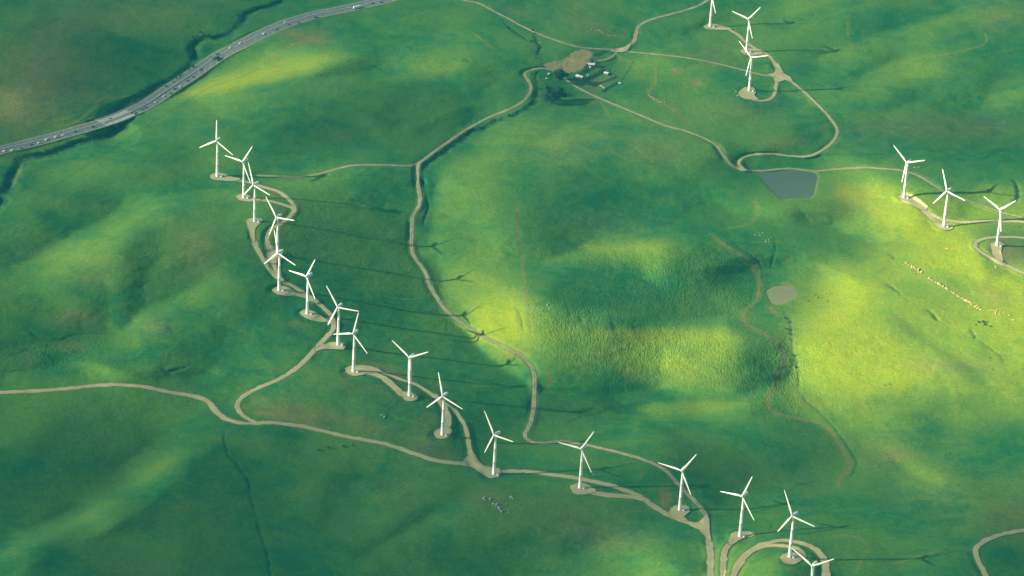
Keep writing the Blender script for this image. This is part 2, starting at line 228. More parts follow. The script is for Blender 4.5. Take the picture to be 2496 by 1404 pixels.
ROADS = [ # (name, half width m, points)
 ('gravel_road',3.6,[(-260,985),(-60,962),(0,957),(60,954),(147,949),(220,941),(290,938),(350,943),(410,955),(479,967),(506,978),(526,1002),(547,1019),(581,1030),(626,1032),(654,1030),(722,1037),(791,1052),(859,1067),(921,1078),(962,1089),(1030,1113),(1075,1125),(1126,1130),(1167,1140),(1201,1150),(1260,1148),(1308,1152),(1377,1161),(1428,1170),(1479,1181),(1530,1197),(1565,1213),(1599,1237),(1626,1254),(1660,1268),(1698,1282),(1718,1298),(1729,1322),(1732,1404),(1734,1480),(1730,1700)]),
 ('ridge_road',3.0,[(626,1031),(602,1020),(585,1005),(579,985),(598,962),(640,941),(688,920),(733,889),(767,853),(798,819),(813,798),(805,768),(781,744),(750,720),(716,699),(685,682),(664,665),(647,641),(630,614),(620,590),(616,563),(620,545)]),
 ('loop_road',2.9,[(533,432),(560,436),(581,440),(608,445),(640,455),(678,467),(702,484),(717,505),(712,522),(688,543),(659,560),(651,586),(656,607),(664,631),(672,658),(685,682)]),
 ('spur_road',2.9,[(594,484),(620,489),(647,489),(681,496),(716,508)]),
 ('valley_road',2.0,[(626,428),(688,431),(740,430),(784,422),(832,409),(866,403),(928,402),(996,404),(1023,396),(1057,371),(1098,342),(1140,314),(1194,285),(1240,267),(1271,250),(1288,232),(1295,212),(1284,191),(1278,178),(1295,170),(1318,167),(1346,171),(1376,186)]),
 ('valley_road',2.3,[(1023,396),(1017,414),(1018,444),(1022,470),(1024,485),(1020,505),(1006,528),(1004,563),(1003,604),(1013,631),(1036,662),(1046,692),(1061,720),(1088,757),(1122,785),(1167,814),(1211,836),(1260,861),(1284,880),(1300,904),(1303,935),(1301,990),(1292,1033),(1279,1061),(1290,1074),(1318,1080),(1370,1077),(1411,1081),(1445,1088),(1496,1100),(1548,1114),(1589,1129),(1623,1148),(1650,1177),(1681,1208),(1708,1238),(1722,1264),(1726,1290),(1729,1322)]),
 ('farm_road',1.9,[(1377,190),(1394,205),(1445,232),(1513,261),(1582,290),(1626,308),(1667,318),(1718,338),(1746,355),(1763,379),(1784,403),(1814,414),(1856,416),(1924,411),(1986,417),(2027,413),(2095,409),(2163,412),(2201,417),(2239,429),(2283,456),(2314,472),(2369,492),(2437,516),(2496,532),(2700,590),(2900,700)]),
 ('loop_road',2.2,[(1816,414),(1801,400),(1807,386),(1831,378),(1880,375),(1924,380),(1969,381),(2003,367),(2030,345),(2041,321),(2030,297),(2000,263),(1965,229),(1928,198),(1905,184)]),
 ('farm_road',1.8,[(1493,121),(1524,125),(1582,131),(1650,138),(1718,149),(1777,162),(1838,178),(1869,185),(1897,187)]),
 ('ridge_road',2.6,[(1733,67),(1760,68),(1780,74),(1800,86),(1815,100),(1840,118),(1866,130),(1880,142),(1890,158),(1898,178)]),
 ('ridge_road',2.6,[(1819,127),(1845,131),(1870,136)]),
 ('spur_road',2.4,[(1815,236),(1835,243),(1860,246),(1880,240),(1889,226),(1892,205),(1896,190)]),
 ('farm_road',2.5,[(1860,-160),(1800,-50),(1726,0),(1695,17),(1650,31),(1599,44),(1568,56),(1554,68),(1551,82),(1544,102),(1524,118),(1493,122)]),
 ('farm_road',1.8,[(900,-90),(1060,-30),(1129,0),(1163,7),(1201,26),(1240,46),(1274,65),(1318,85),(1377,106),(1418,116),(1452,119),(1500,121)]),
 ('farm_track',1.6,[(1508,122),(1500,131),(1490,140),(1475,146),(1455,148)]),
 ('farm_track',0.8,[(1500,132),(1520,142),(1541,150)]),
 ('ridge_road',3.4,[(2203,482),(2225,491),(2249,509),(2273,524),(2307,536),(2352,542),(2420,539),(2496,541),(2700,550)]),
 ('spur_road',4.2,[(2225,493),(2242,502),(2259,521),(2280,540),(2303,554)]),
 ('loop_road',2.8,[(2700,600),(2560,585),(2496,580),(2454,578),(2410,580),(2384,588),(2377,600),(2396,618),(2430,637),(2464,652),(2500,668),(2700,740)]),
 ('spur_road',4.0,[(2432,600),(2425,612),(2430,625),(2440,639)]),
 ('ridge_road',2.6,[(862,903),(890,899),(911,901),(945,914),(979,926),(1013,937),(1038,952),(1064,970),(1098,992),(1122,1020),(1136,1047),(1142,1078),(1147,1102),(1150,1125),(1160,1137)]),
 ('spur_road',4.3,[(876,902),(893,908),(928,918),(955,938),(975,958),(996,970)]),
 ('spur_road',4.0,[(1055,962),(1068,972),(1082,992),(1092,1020),(1089,1044),(1080,1056)]),
 ('spur_road',4.2,[(1413,1192),(1445,1202),(1496,1208),(1548,1213),(1572,1218)]),
 ('spur_road',3.8,[(744,764),(757,770),(791,780),(812,788)]),
 ('spur_road',3.8,[(677,706),(699,713),(722,718),(750,725),(768,734)]),
 ('spur_road',4.2,[(824,843),(791,846),(767,853)]),
 ('spur_road',3.4,[(1804,1309),(1787,1318),(1770,1338),(1763,1368),(1761,1404),(1758,1500),(1740,1640)]),
 ('loop_road',4.0,[(1760,1460),(1787,1404),(1801,1375),(1821,1351),(1848,1332),(1880,1323),(1907,1319),(1958,1326),(1993,1344),(2010,1368),(2013,1404),(2006,1470),(1975,1500)]),
 ('spur_road',3.4,[(1835,1341),(1868,1331),(1907,1331),(1945,1339),(1957,1355),(1945,1364)]),
 ('gravel_road',3.2,[(2700,1285),(2560,1290),(2496,1293),(2437,1305),(2396,1321),(2379,1341),(2383,1365),(2396,1389),(2403,1404),(2425,1460),(2440,1600)])]
PADS = [ # (name, outline)
 ('gravel_pad',[(512,428),(517,424),(540,422),(565,431),(590,437),(570,442),(530,440),(514,436)]),
 ('gravel_pad',[(575,480),(585,474),(600,474),(622,484),(640,487),(620,492),(598,492),(580,488)]),
 ('gravel_pad',[(601,537),(612,532),(630,532),(642,537),(633,546),(622,560),(622,585),(616,592),(606,565),(601,548)]),
 ('gravel_pad',[(655,598),(672,600),(688,612),(686,632),(675,642),(664,644),(650,640),(648,620)]),
 ('gravel_pad',[(661,708),(670,701),(690,698),(710,705),(722,716),(700,722),(675,718)]),
 ('gravel_pad',[(728,763),(740,756),(760,758),(785,772),(800,784),(780,786),(745,777)]),
 ('gravel_pad',[(790,838),(815,834),(838,838),(843,845),(838,852),(810,852),(785,852),(768,858),(766,850)]),
 ('gravel_pad',[(839,899),(850,893),(885,891),(915,896),(935,908),(900,911),(870,917),(848,914)]),
 ('gravel_pad',[(975,955),(1000,957),(1018,966),(1016,975),(1000,979),(984,974)]),
 ('gravel_pad',[(1056,1052),(1070,1044),(1090,1040),(1102,1048),(1096,1064),(1082,1071),(1062,1068)]),
 ('gravel_pad',[(1125,1128),(1138,1110),(1145,1092),(1152,1100),(1163,1120),(1185,1138),(1215,1142),(1223,1153),(1218,1162),(1200,1167),(1180,1161),(1150,1140)]),
 ('gravel_pad',[(1390,1186),(1400,1180),(1420,1178),(1440,1186),(1455,1198),(1430,1206),(1405,1206),(1391,1196)]),
 ('gravel_pad',[(1629,1250),(1636,1238),(1655,1231),(1676,1235),(1681,1247),(1672,1256),(1668,1264),(1680,1272),(1650,1266),(1632,1258)]),
 ('gravel_pad',[(1690,1276),(1704,1272),(1714,1262),(1720,1250),(1728,1262),(1731,1300),(1733,1320),(1722,1312),(1710,1294)]),
 ('gravel_pad',[(1781,1303),(1792,1297),(1820,1296),(1842,1302),(1835,1308),(1808,1315),(1782,1330),(1772,1325)]),
 ('gravel_pad',[(1900,1360),(1912,1350),(1935,1346),(1952,1350),(1960,1358),(1952,1368),(1935,1377),(1912,1374)]),
 ('gravel_pad',[(1715,66),(1722,60),(1740,59),(1765,64),(1785,72),(1765,74),(1735,73),(1720,71)]),
 ('gravel_pad',[(1803,127),(1810,121),(1830,119),(1850,124),(1862,131),(1840,136),(1812,133)]),
 ('gravel_pad',[(1797,231),(1803,222),(1815,214),(1835,214),(1843,222),(1840,234),(1850,243),(1830,244),(1812,241)]),
 ('gravel_pad',[(1868,183),(1885,178),(1890,170),(1889,158),(1897,156),(1904,166),(1912,180),(1928,190),(1932,200),(1912,196),(1900,202),(1888,200),(1882,190)]),
 ('gravel_pad',[(2187,479),(2194,473),(2212,472),(2232,480),(2250,492),(2262,510),(2245,512),(2225,503),(2200,492)]),
 ('gravel_pad',[(2270,540),(2290,546),(2310,547),(2324,554),(2316,561),(2302,562),(2284,554)]),
 ('gravel_pad',[(2413,596),(2420,591),(2436,590),(2450,597),(2444,602),(2440,615),(2446,640),(2432,632),(2418,612)]),
 ('gravel_pad',[(1500,119),(1520,116),(1540,104),(1535,116),(1528,126),(1510,128),(1496,128),(1488,124)])]
HIGHWAY = [(-700,585),(-500,520),(-200,434),(-60,386),(0,366),(60,352),(120,337),(180,320),(239,303),(280,290),(320,273),(365,250),(410,219),(460,187),(513,150),(545,130),(581,112),(610,97),(640,82),(688,61),(730,47),(774,35),(815,27),(859,18),(910,6),(962,-7),(1060,-32),(1200,-75),(1400,-150)]
BRIDGE = [(238,303),(280,290),(322,272)]
PONDS = [('blue_pond',[(1843,418),(1880,419),(1925,415),(1975,418),(1993,426),(1991,450),(1982,478),(1962,485),(1935,484),(1908,487),(1885,470),(1862,445)]),
         ('brown_pond',[(1866,708),(1880,700),(1905,696),(1925,701),(1944,709),(1938,722),(1925,735),(1905,743),(1885,742),(1873,730)])]
TBL = ['pale transformer box at the foot of the first tower of the left ridge row','pale transformer box on the small pad of the second left ridge tower','pale transformer box on the drop-shaped gravel pad','pale transformer box hidden behind the rotor of the fifth left ridge tower',
 'pale transformer box beside the tower whose blade crosses the one behind','pale transformer box beside the sixth tower of the left ridge','pale transformer box on the pad at the ridge road bend','pale transformer box beside the tower with the level left blade',
 'pale transformer box beside the tower with two blades raised in a V','pale transformer box on the round spur end inside the road loop','pale transformer box beside the tower at the wide gravel fork','pale transformer box on the oval pad below the valley road',
 'pale transformer box near the red-brown bare patch and triangle junction','pale transformer box at the head of the straight spur road','pale transformer box on the round pad within the lower right loop road','transformer box of the nearest tower, below the picture',
 'pale transformer box beside the farthest tower at the upper right','pale transformer box of the upper right tower standing behind another','pale transformer box on the hook-shaped pad at the upper right','pale transformer box of the leftmost tower on the sunny right ridge',
 'pale transformer box on the pale spur end of the sunny right ridge','pale transformer box inside the loop road round the brown grass']
HAZE = 1.35e-5
TOP = 2.2

# ------------------------------------------------------------------ terrain: heights solved from the brightness map, then creeks, ponds and graded roads
ST = 3.0
U0, U1, V0, V1 = -600.0, 3096.0, -390.0, 1800.0
ug = np.arange(U0, U1+1, ST); vg = np.arange(V0, V1+1, ST)
UU, VV = np.meshgrid(ug, vg)
XX, YY = plane_pt(UU, VV)
def blob(x, y, rx, ry, rot):
    t = math.radians(rot); c, s = math.cos(t), math.sin(t)
    dx = UU-x; dy = VV-y
    return np.exp(-0.5*(((dx*c+dy*s)/rx)**2+((-dx*s+dy*c)/ry)**2))
def windowed(x0, x1, y0, y1):
    i0 = max(0, int((y0-V0)/ST)); i1 = min(len(vg), int((y1-V0)/ST)+2); j0 = max(0, int((x0-U0)/ST)); j1 = min(len(ug), int((x1-U0)/ST)+2)
    return slice(i0, max(i1, i0)), slice(j0, max(j1, j0))
def line_dist(pts_px, reach, metres=True):
    """distance from grid nodes to a polyline, its side and the running parameter, in a window around it"""
    P = np.asarray(pts_px, float)
    pad = reach*2.6+8 if metres else reach+8
    w = windowed(P[:, 0].min()-pad, P[:, 0].max()+pad, P[:, 1].min()-pad, P[:, 1].max()+pad)
    if metres:
        px, py = plane_pt(P[:, 0], P[:, 1]); A, B = XX[w], YY[w]
    else:
        px, py = P[:, 0], P[:, 1]; A, B = UU[w], VV[w]
    best = np.full(A.shape, 1e9); par = np.zeros(A.shape); side = np.zeros(A.shape)
    rx = reach*1.3+8
    for i in range(len(px)-1):
        ax, ay, bx, by = px[i], py[i], px[i+1], py[i+1]
        m = (A > min(ax, bx)-rx) & (A < max(ax, bx)+rx) & (B > min(ay, by)-rx) & (B < max(ay, by)+rx)
        if not m.any(): continue
        L2 = (bx-ax)**2+(by-ay)**2+1e-9
        a = A[m]; b = B[m]
        t = np.clip(((a-ax)*(bx-ax)+(b-ay)*(by-ay))/L2, 0, 1)
        d = np.hypot(a-ax-t*(bx-ax), b-ay-t*(by-ay))
        s = np.sign((bx-ax)*(b-ay)-(by-ay)*(a-ax))
        bb = best[m]; k = d < bb
        q = np.where(k, d, bb); best[m] = q
        z = par[m]; z[k] = (i+t)[k]; par[m] = z
        z = side[m]; z[k] = s[k]; side[m] = z
    return w, best, par, side
def inside(poly, A=None, B=None):
    if A is None: A, B = UU, VV
    r = np.zeros(A.shape, bool); n = len(poly)
    for i in range(n):
        x1, y1 = poly[i]; x2, y2 = poly[(i+1) % n]
        if y1 == y2: continue
        c = ((y1 > B) != (y2 > B)) & (A < (x2-x1)*(B-y1)/(y2-y1)+x1)
        r ^= c
    return r
def gsmooth(a, sv, su):
    fy = np.fft.fftfreq(a.shape[0])[:, None]; fx = np.fft.fftfreq(a.shape[1])[None]
    return np.real(np.fft.ifft2(np.fft.fft2(a)*np.exp(-2*math.pi**2*((fx*su)**2+(fy*sv)**2))))

GR = np.array([[float(t) for t in r.split()] for r in BRIGHTMAP.strip().split('\n')])
def cub(t):
    return np.stack([-0.5*t+t*t-0.5*t**3, 1-2.5*t*t+1.5*t**3, 0.5*t+2*t*t-1.5*t**3, -0.5*t*t+0.5*t**3])
def sample_grid(G):
    gx = np.clip((ug-48)/96.0, -0.5, 25.5); gy = np.clip((vg-47)/93.6, -0.5, 14.5)
    ix = np.floor(gx).astype(int); iy = np.floor(gy).astype(int); wx = cub(gx-ix); wy = cub(gy-iy)
    rows = sum(wx[k][None]*G[:, np.clip(ix+k-1, 0, 25)] for k in range(4))
    return sum(wy[k][:, None]*rows[np.clip(iy+k-1, 0, 14)] for k in range(4))
Gm = sample_grid(GR)
for x, y, rx, ry, rot, a in FOLDS: Gm = Gm+a*blob(x, y, rx, ry, rot)
for pts, wd, a in CREASES:
    if a == 0: continue
    w, d, par, side = line_dist(catmull(pts), wd*3, metres=False)
    n = len(catmull(pts))-1
    endf = smoothst(par, 0, n*0.15)*(1-smoothst(par, n*0.85, n))
    Gm[w] += np.where(side > 0, 1.0, -0.65)*a*1.35*np.exp(-np.minimum(d, 1e3)/wd)*endf*(d < wd*3)
Gm = Gm+0.35*fbm(XX/60, YY/60, 3)+.45*fbm(XX/150, YY/110, 2)
lum = (np.clip(Gm, 6, 21)/25.5)**2.2
Irel = (lum-0.035)/(0.2011-0.035)
Irel = np.clip((Irel-0.22)/0.78, 0.0, 2.5)
Ic = np.clip(Irel, .22, 2.3)-1; Il = gsmooth(Ic, 11, 22)
gs = (0.80*Il+1.6*(Ic-Il))*math.tan(SUN_EL)

gs = gs-gs.mean()
mY, mX = 3.25, 1.54
ky = -2*math.pi*np.fft.fftfreq(len(vg), mY)[:, None]; kx = 2*math.pi*np.fft.fftfreq(len(ug), mX)[None]
ca, sa = math.cos(SUN_TR), math.sin(SUN_TR)
Dk = 1j*(ca*kx+sa*ky); Pk = (-sa*kx+ca*ky)
Hh = np.conj(Dk)*np.fft.fft2(gs)/(np.abs(Dk)**2+0.17*Pk**2+(2*math.pi/1600.0)**2*0.5+1e-12)
hh = np.real(np.fft.ifft2(Hh))
hh = hh-np.percentile(hh[130:600, 200:1030], 20)
hh = gsmooth(hh, 1.0, 1.6)
# slopes turned from the sun stay gentler than its own angle: hollows behind crests are filled
hr = hh.copy()
for j_ in range(1, hr.shape[1]): hr[:, j_] = np.maximum(hr[:, j_], hr[:, j_-1]-0.50*math.tan(SUN_EL)*mX)
for i_ in range(1, hr.shape[0]): hr[i_] = np.maximum(hr[i_], hr[i_-1]-0.20*ST)
for i_ in range(hr.shape[0]-2, -1, -1): hr[i_] = np.maximum(hr[i_], hr[i_+1]-0.55*ST)
print('filled', np.abs(hr-hh)[130:600, 200:1030].max(), (hr-hh)[130:600, 200:1030].mean())
hh = gsmooth(hr, 1.5, 2.0)
hh = hh+1.4*fbm(XX/75, YY/85, 2)+0.6*fbm(XX/22, YY/22, 3)+0.16*fbm(XX/7, YY/9, 2)
# outside the surveyed ground the hills go on as open downland
def far_hills(x, y):
    return 28*fbm(x/420+3.1, y/420+1.7, 5, 0.42)+14+np.clip(np.hypot(x, y)-2500, 0, 30000)*0.006*(0.6+fbm(x/5000, y/5000, 3))
edge = smoothst(UU, U0+60, -60)*(1-smoothst(UU, 2560, U1-60))*smoothst(VV, V0+30, -40)*(1-smoothst(VV, 1440, V1-30))
hh = hh*edge+far_hills(XX, YY)*(1-edge)

def h_at(u, v, A=None):
    A = hh if A is None else A
    x = np.clip((np.asarray(u, float)-U0)/ST, 0, len(ug)-1.001); y = np.clip((np.asarray(v, float)-V0)/ST, 0, len(vg)-1.001)
    i = x.astype(int); j = y.astype(int); fx = x-i; fy = y-j
    return A[j, i]*(1-fx)*(1-fy)+A[j, i+1]*fx*(1-fy)+A[j+1, i]*(1-fx)*fy+A[j+1, i+1]*fx*fy

HBASE = hh.copy()
attr = np.zeros(UU.shape+(4,))      # r: sunlit yellow painted into the grass, plus track tint, g: dry brown turf, b: cattle terraces, a: damp scrub along creeks
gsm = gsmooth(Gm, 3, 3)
attr[..., 0] = np.clip((gsm-12.6)/6.0, 0, 1)  # brightly lit ground gets a yellower grass colour, painted from the brightness map
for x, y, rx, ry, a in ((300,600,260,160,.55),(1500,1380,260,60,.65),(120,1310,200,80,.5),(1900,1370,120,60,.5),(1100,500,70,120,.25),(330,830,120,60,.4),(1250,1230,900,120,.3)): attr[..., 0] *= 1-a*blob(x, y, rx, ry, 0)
for x, y, rx, ry, rot, a in BROWN: attr[..., 1] += a*blob(x, y, rx*.8, ry*.8, rot)
attr[..., 1] = np.minimum(attr[..., 1], .8)
for x, y, rx, ry, rot, a in ROUGH: attr[..., 2] += a*blob(x, y, rx*.8, ry*.8, rot)
_w = fbm(XX/9, YY/9, 3); m = gsmooth(inside(BAREPOLY).astype(float), 1.2, 2.0); attr[..., 1] = np.maximum(attr[..., 1], 1.5*smoothst(m+_w*.45*(m > .02), .25, .75)*(1+.25*_w))
wob = fbm(XX/9, YY/9, 3); wob2 = fbm(XX/30, YY/30, 2)
for pts, wd, dep, dark in CREEKS:
    if wd < .1: continue
    c = catmull(pts, 6)
    if len(c) > 8:
        s_ = np.arange(len(c)); tn = np.gradient(c, axis=0); tn /= np.linalg.norm(tn, axis=1)[:, None]+1e-9
        am = (1.6 if wd < 2.5 else 3.0)*(vnoise(s_/1.7+pts[0][0], s_*0+3.3)+.8*vnoise(s_/4.1+pts[0][1], s_*0+7.7)); c = c+np.stack([-tn[:, 1], tn[:, 0]], 1)*am[:, None]
    w, d, par, side = line_dist(c, wd*4+4)
    n = len(c)-1; endf = smoothst(par, 0, min(4, n*.3))*(1-smoothst(par, n-min(4, n*.3), n))
    dd = d+wob[w]*wd*0.75+.5*wd*fbm(XX[w]/3.5, YY[w]/3.5, 2)
    hh[w] -= dep*(.62 if dep > 3.5 else .55)*np.exp(-(np.maximum(d, 0)/(wd*.9))**2)*endf*np.clip(1+wob2[w]*.9, .3, 1.6)
    k = np.exp(-(np.maximum(dd, 0)/(wd*(.95 if dep > 3.5 else .7)))**4)*dark*endf*(d < 1e8)
    attr[..., 3][w] = np.maximum(attr[..., 3][w], k*np.clip(1.05+1.1*wob2[w], 0.35, 1))
for pts, wd, br in TRACKS:
    if br == 0: continue
    c = catmull(pts, 6); w, d, par, side = line_dist(c, wd*3+4)
    n = len(c)-1; endf = smoothst(par, 0, min(5, n*.3))*(1-smoothst(par, n-min(5, n*.3), n))
    k = np.exp(-(np.maximum(d, 0)/(wd*1.1))**2)*endf*(1+.3*wob[w])
    if br > 0:
        attr[..., 1][w] = attr[..., 1][w]*(1-k)+k*br*1.15; attr[..., 0][w] = np.maximum(attr[..., 0][w], .6*k); attr[..., 3][w] *= (1-k)
        hh[w] += 0.22*np.exp(-((np.minimum(d, 50)-wd*1.5)/1.2)**2)*endf*side*(-1)
    else: attr[..., 3][w] = np.maximum(attr[..., 3][w], -br*k*1.3)
# ponds lie level behind their dams
pond_z = {}
for nm, poly in PONDS:
    pc = catmull(poly+[poly[0]], 5); pc[:, 0] += 0; w, d, par, side = line_dist(pc, 96)
    ins = inside([tuple(p) for p in pc], UU[w], VV[w])
    z0 = float(np.percentile(hh[w][ins], 60)); pond_z[nm] = z0
    sd = np.where(ins, -d, d)
    k = 1-smoothst(sd, 2.0, 95.0); hh[w] = hh[w]*(1-k)+(z0+np.clip(sd, -6, 2)*0.22+np.clip(sd-2, 0, 40)*.05)*k
    attr[..., 1][w] = np.maximum(attr[..., 1][w], .8*np.exp(-(np.maximum(sd, 0)/2.0)**2)*(0.5+wob2[w]))
def grade(pts, half, sm=3.5, skip=None, profile=None):
    c = catmull(pts, 7); w, d, par, side = line_dist(c, half+9)
    z = h_at(c[:, 0], c[:, 1])
    kk = np.exp(-0.5*(np.arange(-12, 13)/sm)**2); kk /= kk.sum()
    zs = np.convolve(np.pad(z, 12, mode='edge'), kk, 'valid')
    zi = np.interp(par, np.arange(len(c)), zs)
    k = 1-smoothst(d, half+0.6, half+6.5)
    if skip is not None:
        k = k*(1-smoothst(par, skip[0]-1, skip[0])*(1-smoothst(par, skip[1], skip[1]+1)))
    hh[w] = hh[w]*(1-k)+zi*k
    return c, zs, w, d, par
def par_of(c, p): return int(np.argmin(np.hypot(c[:, 0]-p[0], c[:, 1]-p[1])))
hc = catmull(HIGHWAY, 7)
hwy_c, hwy_z, w, d, par = grade(HIGHWAY, 13.5, sm=9, skip=(par_of(hc, BRIDGE[0])+.5, par_of(hc, BRIDGE[-1])-.5))
# the creek passes under the highway bridge
rc = catmull([(400,200),(350,228),(310,252),(285,270),(278,290),(282,312),(262,330)], 5)
w, d, par, side = line_dist(rc, 46); zr = np.interp(par, np.arange(len(rc)), np.full(len(rc), float(np.interp(par_of(hwy_c, BRIDGE[1]), np.arange(len(hwy_z)), hwy_z))))
tgt = zr-7.5+np.clip(d-5, 0, 60)*.5
hh[w] = np.where(d < 44, np.minimum(hh[w], tgt), hh[w]); attr[..., 3][w] = np.maximum(attr[..., 3][w], .9*(1-smoothst(d+wob[w]*5, 6, 15)))
w, d, par, side = line_dist(catmull(BRIDGE, 5), 17)
zb_ = float(np.interp(par_of(hwy_c, BRIDGE[1]), np.arange(len(hwy_z)), hwy_z)); hh[w] = np.where(d < 15.5, np.minimum(hh[w], zb_-1.9), hh[w])
for nm, half, pts in ROADS:
    c, zs, w, d, par = grade(pts, half)
    # cut and fill banks: scuffed earth beside the gravel
    attr[..., 1][w] = np.maximum(attr[..., 1][w], (0.55+.5*wob[w]+.5*wob2[w])*np.exp(-(np.maximum(d-half, 0)/1.6)**2)*(d < 1e6))
    attr[..., 3][w] *= smoothst(d, half, half+2.5)
TB = [  # tower base (photograph), rotor yaw, blade phase, label
 (529.6,430,-24.2,-2.2,"first turbine of the left ridge row, farthest back, with one blade straight up"),
 (594,482,-33.3,29.0,"second turbine from the back of the left ridge row, beside its spur road"),
 (620.5,540,-37.4,-22.0,"third turbine from the back of the left ridge row, on the long drop-shaped gravel pad"),
 (676,620,-35.3,-41.0,"fourth turbine from the back on the left, its foot hidden behind the next rotor"),
 (680,708,-34.6,-16.5,"turbine whose upper blade crosses the tower behind it, fifth along the left ridge"),
 (749,765.3,-39.2,24.1,"sixth turbine along the left ridge, standing just above the bend of the ridge road"),
 (823.8,841,-26.4,-36.4,"turbine whose right blade tip meets the next turbine's upper blade, at the ridge road bend"),
 (861.4,906,-30.6,10.3,"turbine with one blade pointing level left across the tower behind it"),
 (997.8,965,-31,58,"turbine with two blades raised in a V and the third hidden along its own tower"),
 (1078,1060.7,-31.1,-16.9,"turbine standing on the round end of a gravel spur inside the road loop"),
 (1203.6,1156.5,-41.3,-37.8,"turbine at the wide gravel fork of the main ridge road"),
 (1413.3,1190,-28.5,27.0,"turbine on the oval pad below the valley road, first right of the gravel fork"),
 (1656.4,1243.6,-27.4,30.6,"turbine beside the small red-brown bare patch near the triangle road junction"),
 (1803.4,1307.6,-37.7,18.1,"turbine at the head of a spur road, left of a short dark gully"),
 (1924.4,1358.2,-38.0,-29.5,"turbine on the round pad within the curved loop road at the lower right"),
 (1972,1481,-33,53,"nearest turbine, only its rotor and upper tower showing"),
 (1730.6,65,-36,-82.8,"farthest turbine at the upper right, its rotor mostly above the picture"),
 (1819.5,126.5,-35.7,-82.8,"upper right turbine standing behind another, two blades in a wide V"),
 (1826,221.5,-34.9,-51.7,"upper right turbine on the hook-shaped gravel pad, its blade over the tower base behind"),
 (2203,482.2,-38.7,-55.0,"leftmost of the three turbines on the sunny ridge at the right"),
 (2300.4,552.3,-40.3,-24.1,"middle turbine of the three on the sunny right ridge, on the pale spur end"),
 (2429.7,599.5,-44.6,-74.7,"rightmost turbine inside the road loop round a brown grass patch")]
for (bu, bv, *_r) in TB:
    x0, y0 = plane_pt(np.array([bu]), np.array([bv]))
    w = windowed(bu-60, bu+60, bv-40, bv+40)
    d = np.hypot(XX[w]-x0, YY[w]-y0); z = float(h_at(bu, bv)); k = 1-smoothst(d, 9, 19); hh[w] = hh[w]*(1-k)+z*k
attr = np.clip(attr, 0, 1.6)

def sheet_point(u, v, lift=0.0, A=None):
    x, y = plane_pt(u, v); h = h_at(u, v, A)+lift
    return CAMP[0]+(x-CAMP[0])*(1-h/HC), CAMP[1]+(y-CAMP[1])*(1-h/HC), h

def axis(lo, hi, step, far, grow=1.12):
    a = list(np.arange(lo, hi+step*.5, step)); s = step; p = a[-1]
    while p < far: s *= grow; p += s; a.append(p)
    s = step; p = a[0]; pre = []
    while p > -far: s *= grow; p -= s; pre.append(p)
    return np.array(pre[::-1]+a)
cx, cy = plane_pt(np.array([-60., 2556., -60., 2556.]), np.array([-60., -60., 1470., 1470.]))
xs = axis(cx.min()-10, cx.max()+10, 1.6, 60000, 1.13); ys = axis(cy.min()-10, cy.max()+20, 2.6, 60000, 1.13)
GX, GY = np.meshgrid(xs, ys)
gz = np.hypot(GX-CAMP[0], 0)*0
gu, gv = to_px(GX, np.where(GY < CAMP[1]+300, CAMP[1]+300, GY))
inn = (gu > U0+3) & (gu < U1-3) & (gv > V0+3) & (gv < V1-3) & (GY > CAMP[1]+300)
GH = np.where(inn, h_at(gu, gv), far_hills(GX, GY))
k = (1-GH/HC)
PX = CAMP[0]+(GX-CAMP[0])*k; PY = CAMP[1]+(GY-CAMP[1])*k
near = np.hypot(GX, GY) < 6000
PX = np.where(near, PX, GX); PY = np.where(near, PY, GY)
ny_, nx_ = GX.shape
_a = np.stack([np.gradient(PX, axis=1), np.gradient(PY, axis=1), np.gradient(GH, axis=1)], -1); _b = np.stack([np.gradient(PX, axis=0), np.gradient(PY, axis=0), np.gradient(GH, axis=0)], -1)
_n = np.cross(_a, _b); _n /= np.linalg.norm(_n, axis=-1, keepdims=True)+1e-9
_s = -(_n[..., 0]*sdir.x+_n[..., 1]*sdir.y+_n[..., 2]*sdir.z)
_ok = (gu > 0) & (gu < 2496) & (gv > 0) & (gv < 1404) & (_s < 0.02)
for q_ in range(0, 2496, 156):
    for r_ in range(0, 1404, 117):
        _m = _ok & (gu > q_) & (gu < q_+156) & (gv > r_) & (gv < r_+117)
        if _m.sum() > 150: print('unlit', q_, r_, int(_m.sum()), int(gu[_m].mean()), int(gv[_m].mean()))
me = bpy.data.meshes.new('ground')
co = np.stack([PX, PY, GH], -1).reshape(-1, 3).astype(np.float32)
idx = np.arange(ny_*nx_).reshape(ny_, nx_)
q = np.stack([idx[:-1, :-1], idx[:-1, 1:], idx[1:, 1:], idx[1:, :-1]], -1).reshape(-1, 4)
me.vertices.add(len(co)); me.vertices.foreach_set('co', co.ravel())
me.loops.add(q.size); me.loops.foreach_set('vertex_index', q.ravel().astype(np.int32))
me.polygons.add(len(q)); me.polygons.foreach_set('loop_start', np.arange(0, q.size, 4, dtype=np.int32)); me.polygons.foreach_set('loop_total', np.full(len(q), 4, np.int32))
me.update(calc_edges=True); me.polygons.foreach_set('use_smooth', np.ones(len(q), bool))
la = np.zeros((ny_, nx_, 4), np.float32)
far_a = np.stack([np.clip(.15+.5*fbm(GX/300, GY/300, 3), 0, 1), np.clip(.1+.6*fbm(GX/200+9, GY/200, 3), 0, 1), 0*GX, 0*GX], -1)
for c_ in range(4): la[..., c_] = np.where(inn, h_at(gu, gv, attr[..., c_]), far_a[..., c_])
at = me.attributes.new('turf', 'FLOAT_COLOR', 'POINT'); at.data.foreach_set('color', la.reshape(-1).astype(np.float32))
ground = bpy.data.objects.new('ground', me); COL.objects.link(ground); tag(ground, kind='structure')
